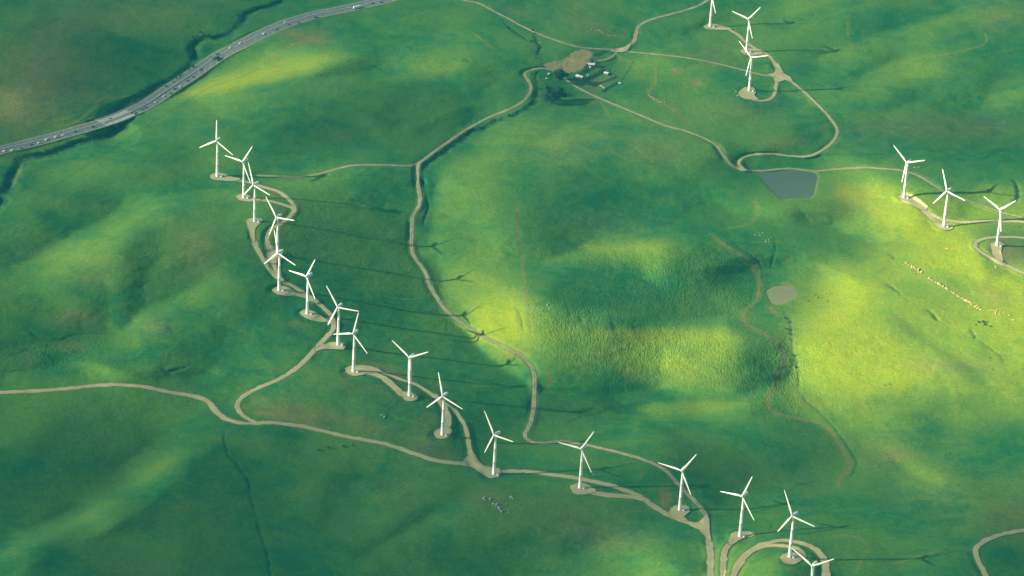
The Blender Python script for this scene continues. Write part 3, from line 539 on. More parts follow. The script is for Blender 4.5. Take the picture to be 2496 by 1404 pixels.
BV = BVHTree.FromPolygons([tuple(map(float, p)) for p in co[np.unique(q[(np.abs(GX[:-1, :-1].ravel()) < 1500) & (np.abs(GY[:-1, :-1].ravel()) < 2500)])]] if False else co.tolist(), q[(np.abs(GX[:-1, :-1].ravel()) < 2500) & (np.abs(GY[:-1, :-1].ravel()) < 2500)].tolist())
def zat(x, y):
    h = BV.ray_cast(Vector((float(x), float(y), 2000.0)), Vector((0, 0, -1)))
    return h[0].z if h[0] else 0.0
def at(u, v):
    x, y, z = sheet_point(np.array([float(u)]), np.array([float(v)]))
    return Vector((float(x[0]), float(y[0]), zat(x[0], y[0])))

# ------------------------------------------------------------------ materials
def material(name):
    m = bpy.data.materials.new(name); m.use_nodes = True; t = m.node_tree; b = t.nodes['Principled BSDF']
    b.inputs['Specular IOR Level'].default_value = 0.3
    return m, t, b
def nnoise(t, vec, scale, detail=4, rough=.55, dist=0.0):
    n = t.nodes.new('ShaderNodeTexNoise'); n.inputs['Scale'].default_value = scale; n.inputs['Detail'].default_value = detail
    n.inputs['Roughness'].default_value = rough; n.inputs['Distortion'].default_value = dist; t.links.new(vec, n.inputs['Vector']); return n.outputs['Fac']
def nmath(t, op, a, b=None, clamp=False):
    n = t.nodes.new('ShaderNodeMath'); n.operation = op; n.use_clamp = clamp
    for i, x in enumerate((a, b)):
        if x is None: continue
        if isinstance(x, (int, float)): n.inputs[i].default_value = x
        else: t.links.new(x, n.inputs[i])
    return n.outputs[0]
def nmix(t, f, a, b, mode='MIX'):
    n = t.nodes.new('ShaderNodeMix'); n.data_type = 'RGBA'; n.blend_type = mode
    for s, x in ((n.inputs[0], f), (n.inputs[6], a), (n.inputs[7], b)):
        if isinstance(x, (int, float)): s.default_value = x
        elif isinstance(x, tuple): s.default_value = x+(1.0,)
        else: t.links.new(x, s)
    return n.outputs[2]
def nramp(t, f, lo, hi):
    n = t.nodes.new('ShaderNodeMapRange'); n.inputs['From Min'].default_value = lo; n.inputs['From Max'].default_value = hi; n.interpolation_type = 'SMOOTHSTEP'
    t.links.new(f, n.inputs['Value']); return n.outputs[0]
def bump(t, b, h, strength, dist=1.0):
    n = t.nodes.new('ShaderNodeBump'); n.inputs['Strength'].default_value = strength; n.inputs['Distance'].default_value = dist
    t.links.new(h, n.inputs['Height']); t.links.new(n.outputs[0], b.inputs['Normal'])
def plain(name, col, rough=.7, var=.15, scale=.5, metal=0.0, bmp=0.0):
    m, t, b = material(name); g = t.nodes.new('ShaderNodeNewGeometry').outputs['Position']
    f = nnoise(t, g, scale, 4)
    c = nmix(t, f, tuple(x*(1-var) for x in col), tuple(min(1, x*(1+var)) for x in col))
    t.links.new(c, b.inputs['Base Color']); b.inputs['Roughness'].default_value = rough; b.inputs['Metallic'].default_value = metal
    if bmp: bump(t, b, nnoise(t, g, scale*4, 3), 1.0, bmp)
    return m
# turf
GRASS, t, b = material('turf')
pos = t.nodes.new('ShaderNodeNewGeometry').outputs['Position']
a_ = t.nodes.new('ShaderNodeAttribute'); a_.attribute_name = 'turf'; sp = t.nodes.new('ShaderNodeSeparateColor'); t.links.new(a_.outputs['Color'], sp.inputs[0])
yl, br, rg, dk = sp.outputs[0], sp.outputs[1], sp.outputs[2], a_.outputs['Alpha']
n_big = nnoise(t, pos, 0.006, 5, .55, .6); n_mid = nnoise(t, pos, 0.035, 5, .6, .8); n_sml = nnoise(t, pos, 0.22, 5, .7); n_fine = nnoise(t, pos, 0.9, 4, .7)
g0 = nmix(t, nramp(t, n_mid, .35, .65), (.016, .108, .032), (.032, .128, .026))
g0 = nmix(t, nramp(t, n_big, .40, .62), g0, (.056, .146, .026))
y0 = nmix(t, n_mid, (.100, .184, .014), (.185, .205, .010))  # yellow-green of sunlit grass, put into the base colour
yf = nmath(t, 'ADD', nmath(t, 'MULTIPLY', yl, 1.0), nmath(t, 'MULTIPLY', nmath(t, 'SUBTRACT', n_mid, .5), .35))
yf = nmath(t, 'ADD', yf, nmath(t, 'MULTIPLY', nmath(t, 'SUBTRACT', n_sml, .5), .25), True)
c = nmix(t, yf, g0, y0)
bf = nmath(t, 'ADD', br, nmath(t, 'MULTIPLY', nmath(t, 'SUBTRACT', n_mid, .52), nmath(t, 'ADD', br, .22)))
bf = nmath(t, 'ADD', bf, nmath(t, 'MULTIPLY', nmath(t, 'SUBTRACT', n_sml, .5), nmath(t, 'ADD', br, .15)), True)
c = nmix(t, nmath(t, 'MULTIPLY', bf, .8), c, nmix(t, n_mid, (.110, .100, .036), (.185, .155, .050)))
c = nmix(t, nmath(t, 'MULTIPLY', nramp(t, br, .85, 1.3), .85), c, nmix(t, n_sml, (.20, .175, .075), (.30, .235, .10)))
df = nmath(t, 'ADD', dk, nmath(t, 'MULTIPLY', nmath(t, 'SUBTRACT', n_sml, .5), nmath(t, 'MULTIPLY', dk, 1.3)), True)
c = nmix(t, df, c, (.010, .040, .030))
v = nmath(t, 'ADD', .10, nmath(t, 'ADD', nmath(t, 'MULTIPLY', n_sml, .85), nmath(t, 'MULTIPLY', n_fine, 1.0)))
vm = t.nodes.new('ShaderNodeVectorMath'); vm.operation = 'SCALE'; t.links.new(c, vm.inputs[0]); t.links.new(v, vm.inputs['Scale'])
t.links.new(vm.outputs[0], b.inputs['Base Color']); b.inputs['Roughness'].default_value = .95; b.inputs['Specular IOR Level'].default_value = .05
mp = t.nodes.new('ShaderNodeMapping'); mp.inputs['Scale'].default_value = (.16, .075, .1); mp.inputs['Rotation'].default_value = (0, 0, .5); t.links.new(pos, mp.inputs['Vector'])
terr = nnoise(t, mp.outputs[0], 1.6, 2.5, .5, 1.6)
sx_ = t.nodes.new('ShaderNodeSeparateXYZ'); t.links.new(pos, sx_.inputs[0])
tz = nmath(t, 'SINE', nmath(t, 'ADD', nmath(t, 'MULTIPLY', sx_.outputs[2], 4.6), nmath(t, 'MULTIPLY', nnoise(t, pos, .03, 5, .6), 26.0)))
trail = nmath(t, 'MULTIPLY', tz, nmath(t, 'MULTIPLY', nmath(t, 'MULTIPLY', nramp(t, n_big, .42, .6), nramp(t, n_mid, .4, .62)), .07))
hgt = nmath(t, 'ADD', nmath(t, 'ADD', nmath(t, 'MULTIPLY', n_sml, .55), trail), nmath(t, 'ADD', nmath(t, 'MULTIPLY', n_fine, .22), nmath(t, 'MULTIPLY', terr, nmath(t, 'MULTIPLY', rg, 2.3))))
bump(t, b, hgt, 1.0, 1.0)
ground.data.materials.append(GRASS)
# gravel: paler wheel lines, a weedy centre and verges that fray into the turf
def gravel(name, c1, c2, c3, centre):
    m, t, b = material(name); pos = t.nodes.new('ShaderNodeNewGeometry').outputs['Position']
    c = nmix(t, nramp(t, nnoise(t, pos, .05, 5), .35, .65), c1, c2); c = nmix(t, nnoise(t, pos, .8, 4), c, c3)
    a_ = t.nodes.new('ShaderNodeAttribute'); a_.attribute_name = 'across'; ab = nmath(t, 'ABSOLUTE', a_.outputs['Fac'])
    n1 = nnoise(t, pos, .5, 4, .7); n2 = nnoise(t, pos, .07, 3)
    weed = nmix(t, n2, (.045, .115, .035), (.120, .120, .045))
    cen = nmath(t, 'MULTIPLY', nramp(t, nmath(t, 'SUBTRACT', nmath(t, 'ADD', .24, nmath(t, 'MULTIPLY', n1, .2)), ab), .0, .16), centre)
    c = nmix(t, nmath(t, 'MULTIPLY', cen, nramp(t, n2, .35, .6)), c, weed)
    e = nramp(t, nmath(t, 'ADD', ab, nmath(t, 'MULTIPLY', nmath(t, 'SUBTRACT', nmath(t, 'ADD', n1, n2), 1.0), 1.1)), .80, 1.0)
    c = nmix(t, nmath(t, 'MULTIPLY', e, .85), c, weed)
    t.links.new(c, b.inputs['Base Color']); b.inputs['Roughness'].default_value = .95; bump(t, b, nnoise(t, pos, .8, 4), 1.0, .12); return m
GRAVEL = gravel('gravel', (.215, .205, .082), (.305, .285, .120), (.34, .31, .155), .15)
DIRTRD = gravel('dirt_road', (.190, .180, .085), (.275, .245, .120), (.31, .27, .15), .85)
TRACKM = plain('worn_track', (.17, .17, .085), .95, .35, .3, bmp=.1)
ASPHALT = plain('asphalt', (.120, .130, .105), .85, .3, .08)
SHOULDER = plain('sandy_shoulder', (.20, .18, .10), .95, .35, .1, bmp=.1)
CONCRETE = plain('concrete', (.33, .32, .22), .85, .2, .15)
PALECON = plain('pale_concrete', (.42, .44, .40), .8, .15, .4)
PAINT = plain('road_paint', (.62, .62, .56), .6, .1, .5)
WHITE = plain('turbine_paint', (.72, .69, .58), .35, .02, .2)
GREYW = plain('nacelle_paint', (.58, .60, .50), .4, .05, .4)
BOXM = plain('painted_metal_box', (.48, .58, .56), .5, .1, .8)
ROCK = plain('sandstone', (.40, .29, .13), .9, .3, .8, bmp=.2)
ROCKG = plain('grey_rock', (.22, .25, .22), .9, .3, .8, bmp=.2)
WOOD = plain('weathered_wood', (.07, .085, .085), .9, .3, 1.0)
PALEWOOD = plain('pale_timber', (.34, .27, .16), .9, .25, 1.0)
ROOFW = plain('pale_sheet_roof', (.48, .47, .38), .5, .2, .7)
ROOFR = plain('rusty_sheet_roof', (.42, .26, .10), .7, .3, .5)
WALLM = plain('board_wall', (.26, .25, .20), .9, .25, .8)
WIN = plain('dark_glass', (.02, .03, .035), .15, .1, 1.0)
TYRE = plain('rubber', (.02, .02, .02), .8, .1, 2.0)
CARW = plain('white_car_paint', (.60, .62, .60), .3, .03, 1.0)
CARD = plain('dark_car_paint', (.025, .035, .045), .3, .1, 1.0)
CARR = plain('grey_car_paint', (.20, .22, .22), .3, .1, 1.0)
COWM = plain('black_hide', (.02, .018, .015), .8, .3, 3.0)
BARK = plain('bark', (.06, .055, .04), .95, .3, 1.5)
TWIG = plain('bare_twigs', (.085, .090, .075), .95, .3, .6)
LEAF = plain('oak_leaves', (.018, .060, .040), .9, .55, .35)
SHRUBM = plain('shrub_leaves', (.014, .048, .032), .9, .5, .5)
def water(name, col, rough):
    m, t, b = material(name); pos = t.nodes.new('ShaderNodeNewGeometry').outputs['Position']
    c = nmix(t, nnoise(t, pos, .03, 4), tuple(x*.8 for x in col), tuple(x*1.2 for x in col)); t.links.new(c, b.inputs['Base Color']); b.inputs['Roughness'].default_value = rough
    b.inputs['Specular IOR Level'].default_value = .5; bump(t, b, nnoise(t, pos, 1.2, 3), .3, .05); return m
WATERB = water('blue_water', (.050, .085, .048), .6); WATERM = water('muddy_water', (.150, .160, .060), .6)

# ------------------------------------------------------------------ roads, pads, ponds, highway
def resample(P, step):
    P = np.asarray(P, float); s = np.concatenate([[0], np.cumsum(np.hypot(*(np.diff(P, axis=0)[:, :2].T)))]); n = max(2, int(s[-1]/step)+1)
    q = np.linspace(0, s[-1], n); return np.stack([np.interp(q, s, P[:, k]) for k in range(P.shape[1])], 1)
LIFT = [0.16]
def ribbon(name, px_pts, half, mat, rough_edge=.3, cross=7, lift=None, offset=0.0, zline=None, step=1.5):
    c = catmull(px_pts, 6); x, y, z = sheet_point(c[:, 0], c[:, 1])
    P = resample(np.stack([x, y], 1), step)
    T = np.gradient(P, axis=0); T /= np.linalg.norm(T, axis=1)[:, None]+1e-9; N = np.stack([-T[:, 1], T[:, 0]], 1)
    s = np.arange(len(P))*step; seed = rng.rand()*100
    wl = half*(1+rough_edge*vnoise(s/7+seed, s*0+1.5))+.3*rough_edge*vnoise(s/1.9+seed, s*0+3)
    wr = half*(1+rough_edge*vnoise(s/7+seed, s*0+8.5))+.3*rough_edge*vnoise(s/1.9+seed, s*0+6)
    if lift is None: LIFT[0] += 0.012; lift = LIFT[0]
    vs = []; n = cross
    for i in range(len(P)):
        for j in range(n):
            a = -1+2*j/(n-1); o = offset+a*(wl[i] if a < 0 else wr[i]); p = P[i]+N[i]*o
            vs.append((p[0], p[1], zat(p[0], p[1])+lift-(0.05 if j in (0, n-1) else 0)))
    fs = [(i*n+j, i*n+j+1, (i+1)*n+j+1, (i+1)*n+j) for i in range(len(P)-1) for j in range(n-1)]
    fs = [f[::-1] for f in fs]
    o = mk(name, vs, fs, mat, smooth=True)
    at_ = o.data.attributes.new('across', 'FLOAT', 'POINT'); at_.data.foreach_set('value', np.tile(np.linspace(-1, 1, n), len(P)).astype(np.float32)); return tag(o, kind='structure')
def pad(name, poly, mat):
    c = catmull(list(poly)+[poly[0]], 4); cen = np.array(poly, float).mean(0)
    LIFT[0] += 0.012
    x, y, _ = sheet_point(c[:, 0], c[:, 1]); O = resample(np.stack([x, y], 1), 1.2)
    cx_, cy_, _ = sheet_point(np.array([cen[0]]), np.array([cen[1]])); C0 = np.array([cx_[0], cy_[0]])
    O = C0+(O-C0)*(1+0.05*vnoise(np.arange(len(O))/3.0, np.zeros(len(O))+cen[0]))[:, None]
    R = 9; n = len(O)-1; vs = []; fs = []
    for k in range(R+1):
        f = k/R
        for i in range(n):
            p = C0+(O[i]-C0)*max(f, .02); vs.append((p[0], p[1], zat(p[0], p[1])+LIFT[0]))
    for k in range(R):
        for i in range(n): j = (i+1) % n; fs.append((k*n+i, (k+1)*n+i, (k+1)*n+j, k*n+j))
    o = mk(name, vs, fs, mat, smooth=True); at_ = o.data.attributes.new('across', 'FLOAT', 'POINT'); at_.data.foreach_set('value', np.repeat(np.linspace(.4, 1, R+1)*0+np.where(np.arange(R+1) < R-1, .4, np.where(np.arange(R+1) < R, .72, 1.0)), n).astype(np.float32)); return tag(o, kind='structure')
for nm, half, pts in ROADS: ribbon(nm, pts, half*1.12, TRACKM if nm == 'farm_track' else (DIRTRD if nm in ('valley_road', 'farm_road') else GRAVEL))
for nm, poly in PADS: pad(nm, poly, GRAVEL)
for nm, poly in PONDS:
    z0 = pond_z[nm]-.25; c = catmull(poly+[poly[0]], 5)[:-1]; cc = c.mean(0); c = cc+(c-cc)*1.03
    x, y = plane_pt(c[:, 0], c[:, 1]); k = 1-z0/HC
    vs = [(CAMP[0]+(a-CAMP[0])*k, CAMP[1]+(b_-CAMP[1])*k, z0) for a, b_ in zip(x, y)]
    o = mk(nm, vs, [tuple(range(len(vs)))[::-1]], WATERB if nm[:2] == 'bl' else WATERM); tag(o, kind='structure')

# highway: world centreline with its own smooth grade
hx, hy, _ = sheet_point(hwy_c[:, 0], hwy_c[:, 1], A=None)
k = 1-hwy_z/HC; qx, qy = plane_pt(hwy_c[:, 0], hwy_c[:, 1])
HP = resample(np.stack([CAMP[0]+(qx-CAMP[0])*k, CAMP[1]+(qy-CAMP[1])*k, hwy_z], 1), 2.0)
HT = np.gradient(HP[:, :2], axis=0); HT /= np.linalg.norm(HT, axis=1)[:, None]; HN = np.stack([-HT[:, 1], HT[:, 0]], 1)
def hstrip(name, o0, o1, lift, mat, i0=0, i1=None, thick=0.0, parent=None, drape=False, dash=None):
    i1 = len(HP) if i1 is None else i1; vs = []; fs = []
    rng_ = [(i0, i1)] if dash is None else [(i, min(i+dash[0]+1, i1)) for i in range(i0, i1-dash[0], dash[1])]
    for a, b_ in rng_:
        base = len(vs); n = 2 if not thick else 4
        for i in range(a, b_):
            L = HP[i, :2]+HN[i]*o0; R = HP[i, :2]+HN[i]*o1
            zl = zr = HP[i, 2]+lift
            if drape: zl = max(zl, zat(*L)+lift); zr = max(zr, zat(*R)+lift)
            vs += [(L[0], L[1], zl), (R[0], R[1], zr)]
            if thick: vs += [(R[0], R[1], zr-thick), (L[0], L[1], zl-thick)]
        m_ = b_-a
        for i in range(m_-1):
            p, q_ = base+i*n, base+(i+1)*n
            if thick:
                for j in range(4): fs.append((p+j, p+(j+1) % 4, q_+(j+1) % 4, q_+j))
            else: fs.append((p, p+1, q_+1, q_))
        if thick: fs += [(base, base+3, base+2, base+1), (base+(m_-1)*4, base+(m_-1)*4+1, base+(m_-1)*4+2, base+(m_-1)*4+3)]
    return mk(name, vs, fs, mat, parent)
def hidx(px):
    p = sheet_point(np.array([float(px[0])]), np.array([float(px[1])]))
    return int(np.argmin(np.hypot(HP[:, 0]-p[0][0], HP[:, 1]-p[1][0])))
IB0, IB1 = hidx(BRIDGE[0]), hidx(BRIDGE[-1])
IB0, IB1 = min(IB0, IB1), max(IB0, IB1)
tag(hstrip('highway_shoulder', -14.0, 13.6, .30, SHOULDER), kind='structure')
tag(hstrip('highway_lanes', 1.4, 12.2, .36, ASPHALT), kind='structure'); tag(hstrip('highway_lanes', -12.2, -1.4, .36, ASPHALT), kind='structure')
tag(hstrip('highway_median', -1.3, 1.3, .38, plain('median_gravel', (.045, .055, .05), .9, .2, .4)), kind='structure')
for o_ in (1.9, 11.4, -1.9, -11.4): tag(hstrip('lane_line', o_-.12, o_+.12, .40, PAINT), kind='structure')
for o_ in (5.2, 8.4, -5.2, -8.4): tag(hstrip('lane_line', o_-.08, o_+.08, .40, PAINT, dash=(2, 6)), kind='structure')
mb = hstrip('median_barrier', -.25, .25, 1.15, PALECON, thick=.8); tag(mb, 'long concrete barrier down the middle of the highway', 'barrier')
gr_ = hstrip('guard_rail', -13.6, -13.3, 1.1, PALECON, i0=hidx((120,337)), i1=IB1+6, thick=.6); tag(gr_, 'pale guard rail along the lower edge of the highway by the bridge', 'guard rail')
br_ = empty('highway_bridge', tuple(HP[(IB0+IB1)//2])); tag(br_, 'pale concrete highway bridge over the dark wooded creek', 'bridge')
def rel(o, root): o.parent = root; o.matrix_parent_inverse = Matrix.Translation(-root.location); return o
rel(hstrip('deck', 1.2, 13.2, .44, CONCRETE, IB0, IB1, 1.3), br_); rel(hstrip('deck', -13.2, -1.2, .44, CONCRETE, IB0, IB1, 1.3), br_)
for o_ in (13.2, 1.2, -1.6, -13.6): rel(hstrip('parapet', o_, o_+.4, 1.35, PALECON, IB0, IB1, 1.2), br_)
for f_ in (.3, .7):
    i = int(IB0+(IB1-IB0)*f_)
    for o_ in (-11, -7, -3, 3, 7, 11):
        p = HP[i, :2]+HN[i]*o_; zt = HP[i, 2]-.8; zb = zat(*p)-1
        if zt-zb > .5: m_ = MB(); m_.tube((p[0], p[1], zb), (p[0], p[1], zt), .7, .7, 10); rel(m_.build('pier', CONCRETE), br_)

# ------------------------------------------------------------------ wind turbines
RR, HHUB, OFF = 30.4, 55.0, 3.6
def make_turbine():
    root = empty('wind_turbine', (0, 0, 0))
    m_ = MB(); n = 28; prof = [(0, 2.15), (.6, 2.15), (.65, 2.02), (18, 1.85), (18.05, 1.9), (18.2, 1.9), (18.25, 1.84), (36, 1.6), (36.05, 1.65), (36.2, 1.65), (36.25, 1.59), (53.4, 1.28), (53.5, 1.45), (53.9, 1.45)]
    m_.rings([[(r*math.cos(2*math.pi*k/n), r*math.sin(2*math.pi*k/n), z) for k in range(n)] for z, r in prof]); m_.build('tower', WHITE, root, True)
    m_ = MB(); m_.box((0, 2.12, 2.3), (1.0, .25, 2.2)); m_.box((0, 2.6, .6), (1.4, 1.2, 1.2)); m_.build('door', GREYW, root)
    m_ = MB(); rs = []                                     # nacelle, long axis along local Y, rotor at -Y
    for y, w_, h_, zc in ((-2.6, 1.1, 1.2, 0), (-2.2, 1.5, 1.6, 0), (-1.0, 1.75, 1.8, .05), (2, 1.8, 1.9, .1), (5.4, 1.65, 1.75, .15), (6.6, 1.3, 1.4, .2), (7.0, .8, .9, .25)):
        rs.append([(w_*math.copysign(abs(math.cos(a))**.6, math.cos(a)), y, HHUB+zc+h_*math.copysign(abs(math.sin(a))**.6, math.sin(a))) for a in [2*math.pi*k/20 for k in range(20)]])
    m_.rings([r[::-1] for r in rs]); nac = m_.build('nacelle', GREYW, root, True)
    m_ = MB(); m_.tube((0, 5.6, HHUB+1.8), (0, 5.6, HHUB+3.2), .06, .05, 6); m_.box((0, 5.6, HHUB+3.2), (.7, .1, .1)); m_.build('wind_vane', GREYW, nac)
    m_ = MB(); rs = []
    for y, r in ((0.9, 1.25), (0, 1.45), (-.7, 1.35), (-1.3, 1.0), (-1.7, .55), (-1.85, .1)):
        rs.append([(r*math.cos(2*math.pi*k/20), y-OFF, HHUB+r*math.sin(2*math.pi*k/20)) for k in range(20)])
    m_.rings(rs); m_.build('hub', WHITE, root, True)
    m_ = MB(); rs = []                                     # blade along +Z from the hub centre
    for z, ch, th, tw in ((.6, 1.5, 1.5, 0), (2.2, 1.5, 1.45, 0), (3.6, 1.9, 1.2, .26), (6.5, 2.45, .75, .28), (9, 2.4, .6, .22), (14, 2.05, .45, .14), (20, 1.65, .32, .08), (26, 1.3, .22, .03), (29.4, 1.0, .16, 0), (30.2, .75, .12, 0), (RR, .4, .06, 0)):
        ring = []
        for k in range(14):
            a = 2*math.pi*k/14; x = ch*(.5*math.cos(a)+.12*min(1, (z-.6)/6)); y = th*.5*math.sin(a)*(1+.35*math.cos(a)*min(1, (z-.6)/6))
            ring.append((x*math.cos(tw)-y*math.sin(tw), x*math.sin(tw)+y*math.cos(tw), z))
        rs.append(ring)
    m_.rings(rs); bl = m_.build('blade', WHITE, root, True)
    b2 = bl.copy(); COL.objects.link(b2); b3 = bl.copy(); COL.objects.link(b3)
    return root
def pose(root, phase):
    k = 0
    for ch in root.children:
        if ch.name.startswith('blade'):
            ch.parent = root
            ch.matrix_local = Matrix.Translation((0, -OFF, HHUB)) @ Matrix.Rotation(-math.radians(4), 4, 'X') @ Matrix.Rotation(math.radians(phase)+k*2*math.pi/3, 4, 'Y'); k += 1
T0 = make_turbine()
for b_ in [o for o in bpy.data.objects if o.name.startswith('blade')]: b_.parent = T0
tbox = MB(); tbox.box((0, 0, .95), (2.3, 1.9, 1.7)); tbox.box((0, 0, 1.88), (2.45, 2.05, .15)); tbox.box((0, 0, .07), (3.0, 2.6, .14)); tbox.box((0, -1.0, .9), (.08, .06, 1.3))
TBOX = None
for i, (bu, bv, yaw, ph, lab) in enumerate(TB):
    p = at(bu, bv); p.z -= .05
    o = T0 if i == 0 else dup(T0, p, math.radians(yaw))
    o.location = p; o.rotation_euler = (0, 0, math.radians(yaw)); pose(o, ph)
    tag(o, lab, 'wind turbine', 'white wind turbines along the ridges')
    q_ = at(bu+9, bv+2); q_.z += .12
    if TBOX is None: TBOX = tbox.build('transformer_box', BOXM); bo = TBOX
    else: bo = TBOX.copy(); COL.objects.link(bo)
    bo.location = q_; bo.rotation_euler = (0, 0, math.radians(yaw))
    tag(bo, 'pale metal transformer box on gravel at the foot of the '+lab.replace('turbine', 'tower', 1) if False else TBL[i], 'transformer box', 'transformer boxes at the tower feet')

# ------------------------------------------------------------------ cars on the highway
def make_car(paint, kind):
    L, Wd, Hb = {'car': (4.6, 1.85, .75), 'van': (5.6, 2.0, 1.0), 'truck': (14.0, 2.5, 1.2)}[kind]
    root = empty('parked_car', (0, 0, 0)); root.name = {'car': 'car', 'van': 'van', 'truck': 'lorry'}[kind]
    m_ = MB()
    if kind == 'truck':
        m_.box((-1.5, 0, 2.5), (10.6, 2.5, 2.8)); m_.box((5.4, 0, 1.9), (2.3, 2.4, 2.4), 0, .92); m_.box((0, 0, .9), (13.2, 1.6, .4))
    else:
        rs = []
        for x, z0, z1, w_ in ((-.5, .45, .75, .9), (-.47, .35, .95, .97), (-.2, .3, 1.0, 1), (.22, .3, 1.0, 1), (.42, .32, .85, .97), (.5, .42, .7, .85)):
            w_ *= Wd/2; z1 *= Hb/.75 if kind == 'van' else 1
            rs.append([(x*L, -w_, z0), (x*L, w_, z0), (x*L, w_*.97, (z0+z1)/2+.1), (x*L, w_*.86, z1), (x*L, -w_*.86, z1), (x*L, -w_*.97, (z0+z1)/2+.1)])
        m_.rings(rs)
        m_.box((-.06*L, 0, 1.0*Hb/.75+.28), (.44*L if kind == 'car' else .7*L, Wd*.8, .55), 0, .78)
    m_.build('body', paint, root)
    m_ = MB()
    if kind == 'truck': m_.box((6.4, 0, 2.3), (.25, 2.0, .8))
    else: m_.box((-.06*L, 0, 1.0*Hb/.75+.22), ((.44*L if kind == 'car' else .7*L)+.06, Wd*.8+.05, .30), 0, .88)
    m_.build('windows', WIN, root)
    for sx in ((-.3, .3) if kind != 'truck' else (-.42, -.33, .3, .4)):
        for sy in (-1, 1):
            m_ = MB(); m_.tube((sx*L, sy*(Wd/2-.22), .36), (sx*L, sy*(Wd/2+.01), .36), .36, .36, 12); m_.build('wheel', TYRE, root)
    return root
CARS = [(12,369,'w','c'),(28,366,'w','c'),(50,361,'d','c'),(74,353,'d','c'),(93,348,'w','c'),(114,341,'w','v'),(136,334,'w','v'),(152,330,'w','c'),(184,322,'d','c'),(223,309,'d','v'),(254,300,'g','c'),(273,293,'d','c'),
 (345,267,'d','c'),(355,263,'d','c'),(380,249,'w','c'),(401,235,'w','c'),(415,228,'d','c'),(424,217,'d','v'),(438,212,'w','c'),(456,197,'d','c'),(469,188,'d','c'),(492,170,'d','c'),(524,143,'d','t'),(531,134,'d','v'),
 (564,119,'w','v'),(589,107,'w','v'),(643,83,'w','v'),(675,72,'d','c'),(697,56,'w','c'),(706,61,'d','c'),(727,55,'d','c'),(772,44,'d','v'),(870,19,'w','t'),(908,8,'d','c'),(930,5,'d','c')]
PR = {}
wheres = {'w': 'white', 'd': 'dark', 'g': 'grey'}
kinds = {'c': 'car', 'v': 'van', 't': 'lorry'}
def where_on(u, n):
    if u < 180: return 'driving before the bridge'
    if u < 320: return 'on the pale bridge or its left approach'
    if u < 500: return 'on the dark stretch just past the bridge'
    if u < 760: return 'on the curve climbing towards the far end'
    return 'near the far end of the highway'
CARLAB = ["white car at the left picture edge, half cut off","white car second from the left picture edge","dark car third from the left picture edge","dark car following it, just ahead of a white car","white car between a dark car and a white van","first white van of the pair left of the bridge","second white van of the pair left of the bridge","white car beside the pale sign post left of the bridge","lone dark car just before the bridge approach","dark van right before the left bridge end","small grey car entering the pale bridge deck","dark car in the middle of the pale bridge deck",
"rear dark car of the close pair right of the bridge","front dark car of the close pair right of the bridge","white car alone ahead of the close dark pair","white car nearest to the sunny slope, mid highway","dark car right behind the long dark van","long dark van beside a white car mid highway","white car just ahead of the long dark van","dark car beside the start of the pale poles","dark car below the creek bend, further along","dark car beside the row of pale poles","dark lorry beside the end of the pale poles","dark van close in front of the dark lorry",
"white van just after the dark lorry","white van halfway round the highway curve","white van below the dry orange knoll","dark car on the inner lane after the white van","white car on the far carriageway of the curve","dark car opposite the white car on the curve","dark car just beyond the white car on the curve","dark van alone on the upper highway","white lorry on the upper highway near the roadside sign","dark car ahead of the white lorry","dark car farthest along, near the top picture edge"]
for (cu, cv, c_, kd), lab in zip(CARS, CARLAB):
    key = (c_, kd); p = sheet_point(np.array([float(cu)]), np.array([float(cv)])); i = int(np.argmin(np.hypot(HP[:, 0]-p[0][0], HP[:, 1]-p[1][0])))
    # solve the sideways offset from the place the photo shows
    z_ = HP[i, 2]+.5; kq = 1-z_/HC; qx_, qy_ = plane_pt(np.array([float(cu)]), np.array([float(cv)])); wx_ = CAMP[0]+(qx_[0]-CAMP[0])*kq; wy_ = CAMP[1]+(qy_[0]-CAMP[1])*kq
    i = int(np.argmin(np.hypot(HP[:, 0]-wx_, HP[:, 1]-wy_)))
    off = float(np.dot(np.array([wx_, wy_])-HP[i, :2], HN[i])); lanes = [-10, -6.8, -3.5, 3.5, 6.8, 10]; off = min(lanes, key=lambda l: abs(l-off))
    P3 = (HP[i, 0]+HN[i, 0]*off, HP[i, 1]+HN[i, 1]*off, HP[i, 2]+(.45 if IB0 <= i < IB1 else .37)); ang = math.atan2(HT[i, 1], HT[i, 0])+(0 if off < 0 else math.pi)
    if key not in PR: PR[key] = make_car({'w': CARW, 'd': CARD, 'g': CARR}[c_], {'c': 'car', 'v': 'van', 't': 'truck'}[kd]); o = PR[key]; o.location = P3; o.rotation_euler = (0, 0, ang)
    else: o = dup(PR[key], P3, ang)
    tag(o, lab, {'c': 'car', 'v': 'van', 't': 'lorry'}[kd], 'vehicles on the highway')
PO = None
for i, (pu, pv, dsc) in enumerate([(528,158,'uppermost pale pole beside the highway, next to the dark lorry'),(514,166,'second pale roadside pole down from the dark lorry'),(500,173,'third pale roadside pole down from the dark lorry'),(485,181,'lowest of the four pale roadside poles'),(156,333,'short pale sign post at the edge of the highway left of the bridge')]):
    p = at(pu, pv)
    if PO is None:
        PO = empty('roadside_pole', p); m_ = MB(); m_.tube((0, 0, -.3), (0, 0, 9), .22, .14, 8); m_.build('pole', PALECON, PO); m_ = MB(); m_.tube((0, 0, 8.9), (-2.2, 1.0, 9.3), .09, .07, 6); m_.box((-2.3, 1.05, 9.3), (1.0, .35, .16)); m_.build('lamp_arm', PALECON, PO); o = PO
    else: o = dup(PO, p, 0)
    tag(o, dsc, 'pole', 'pale poles beside the highway')

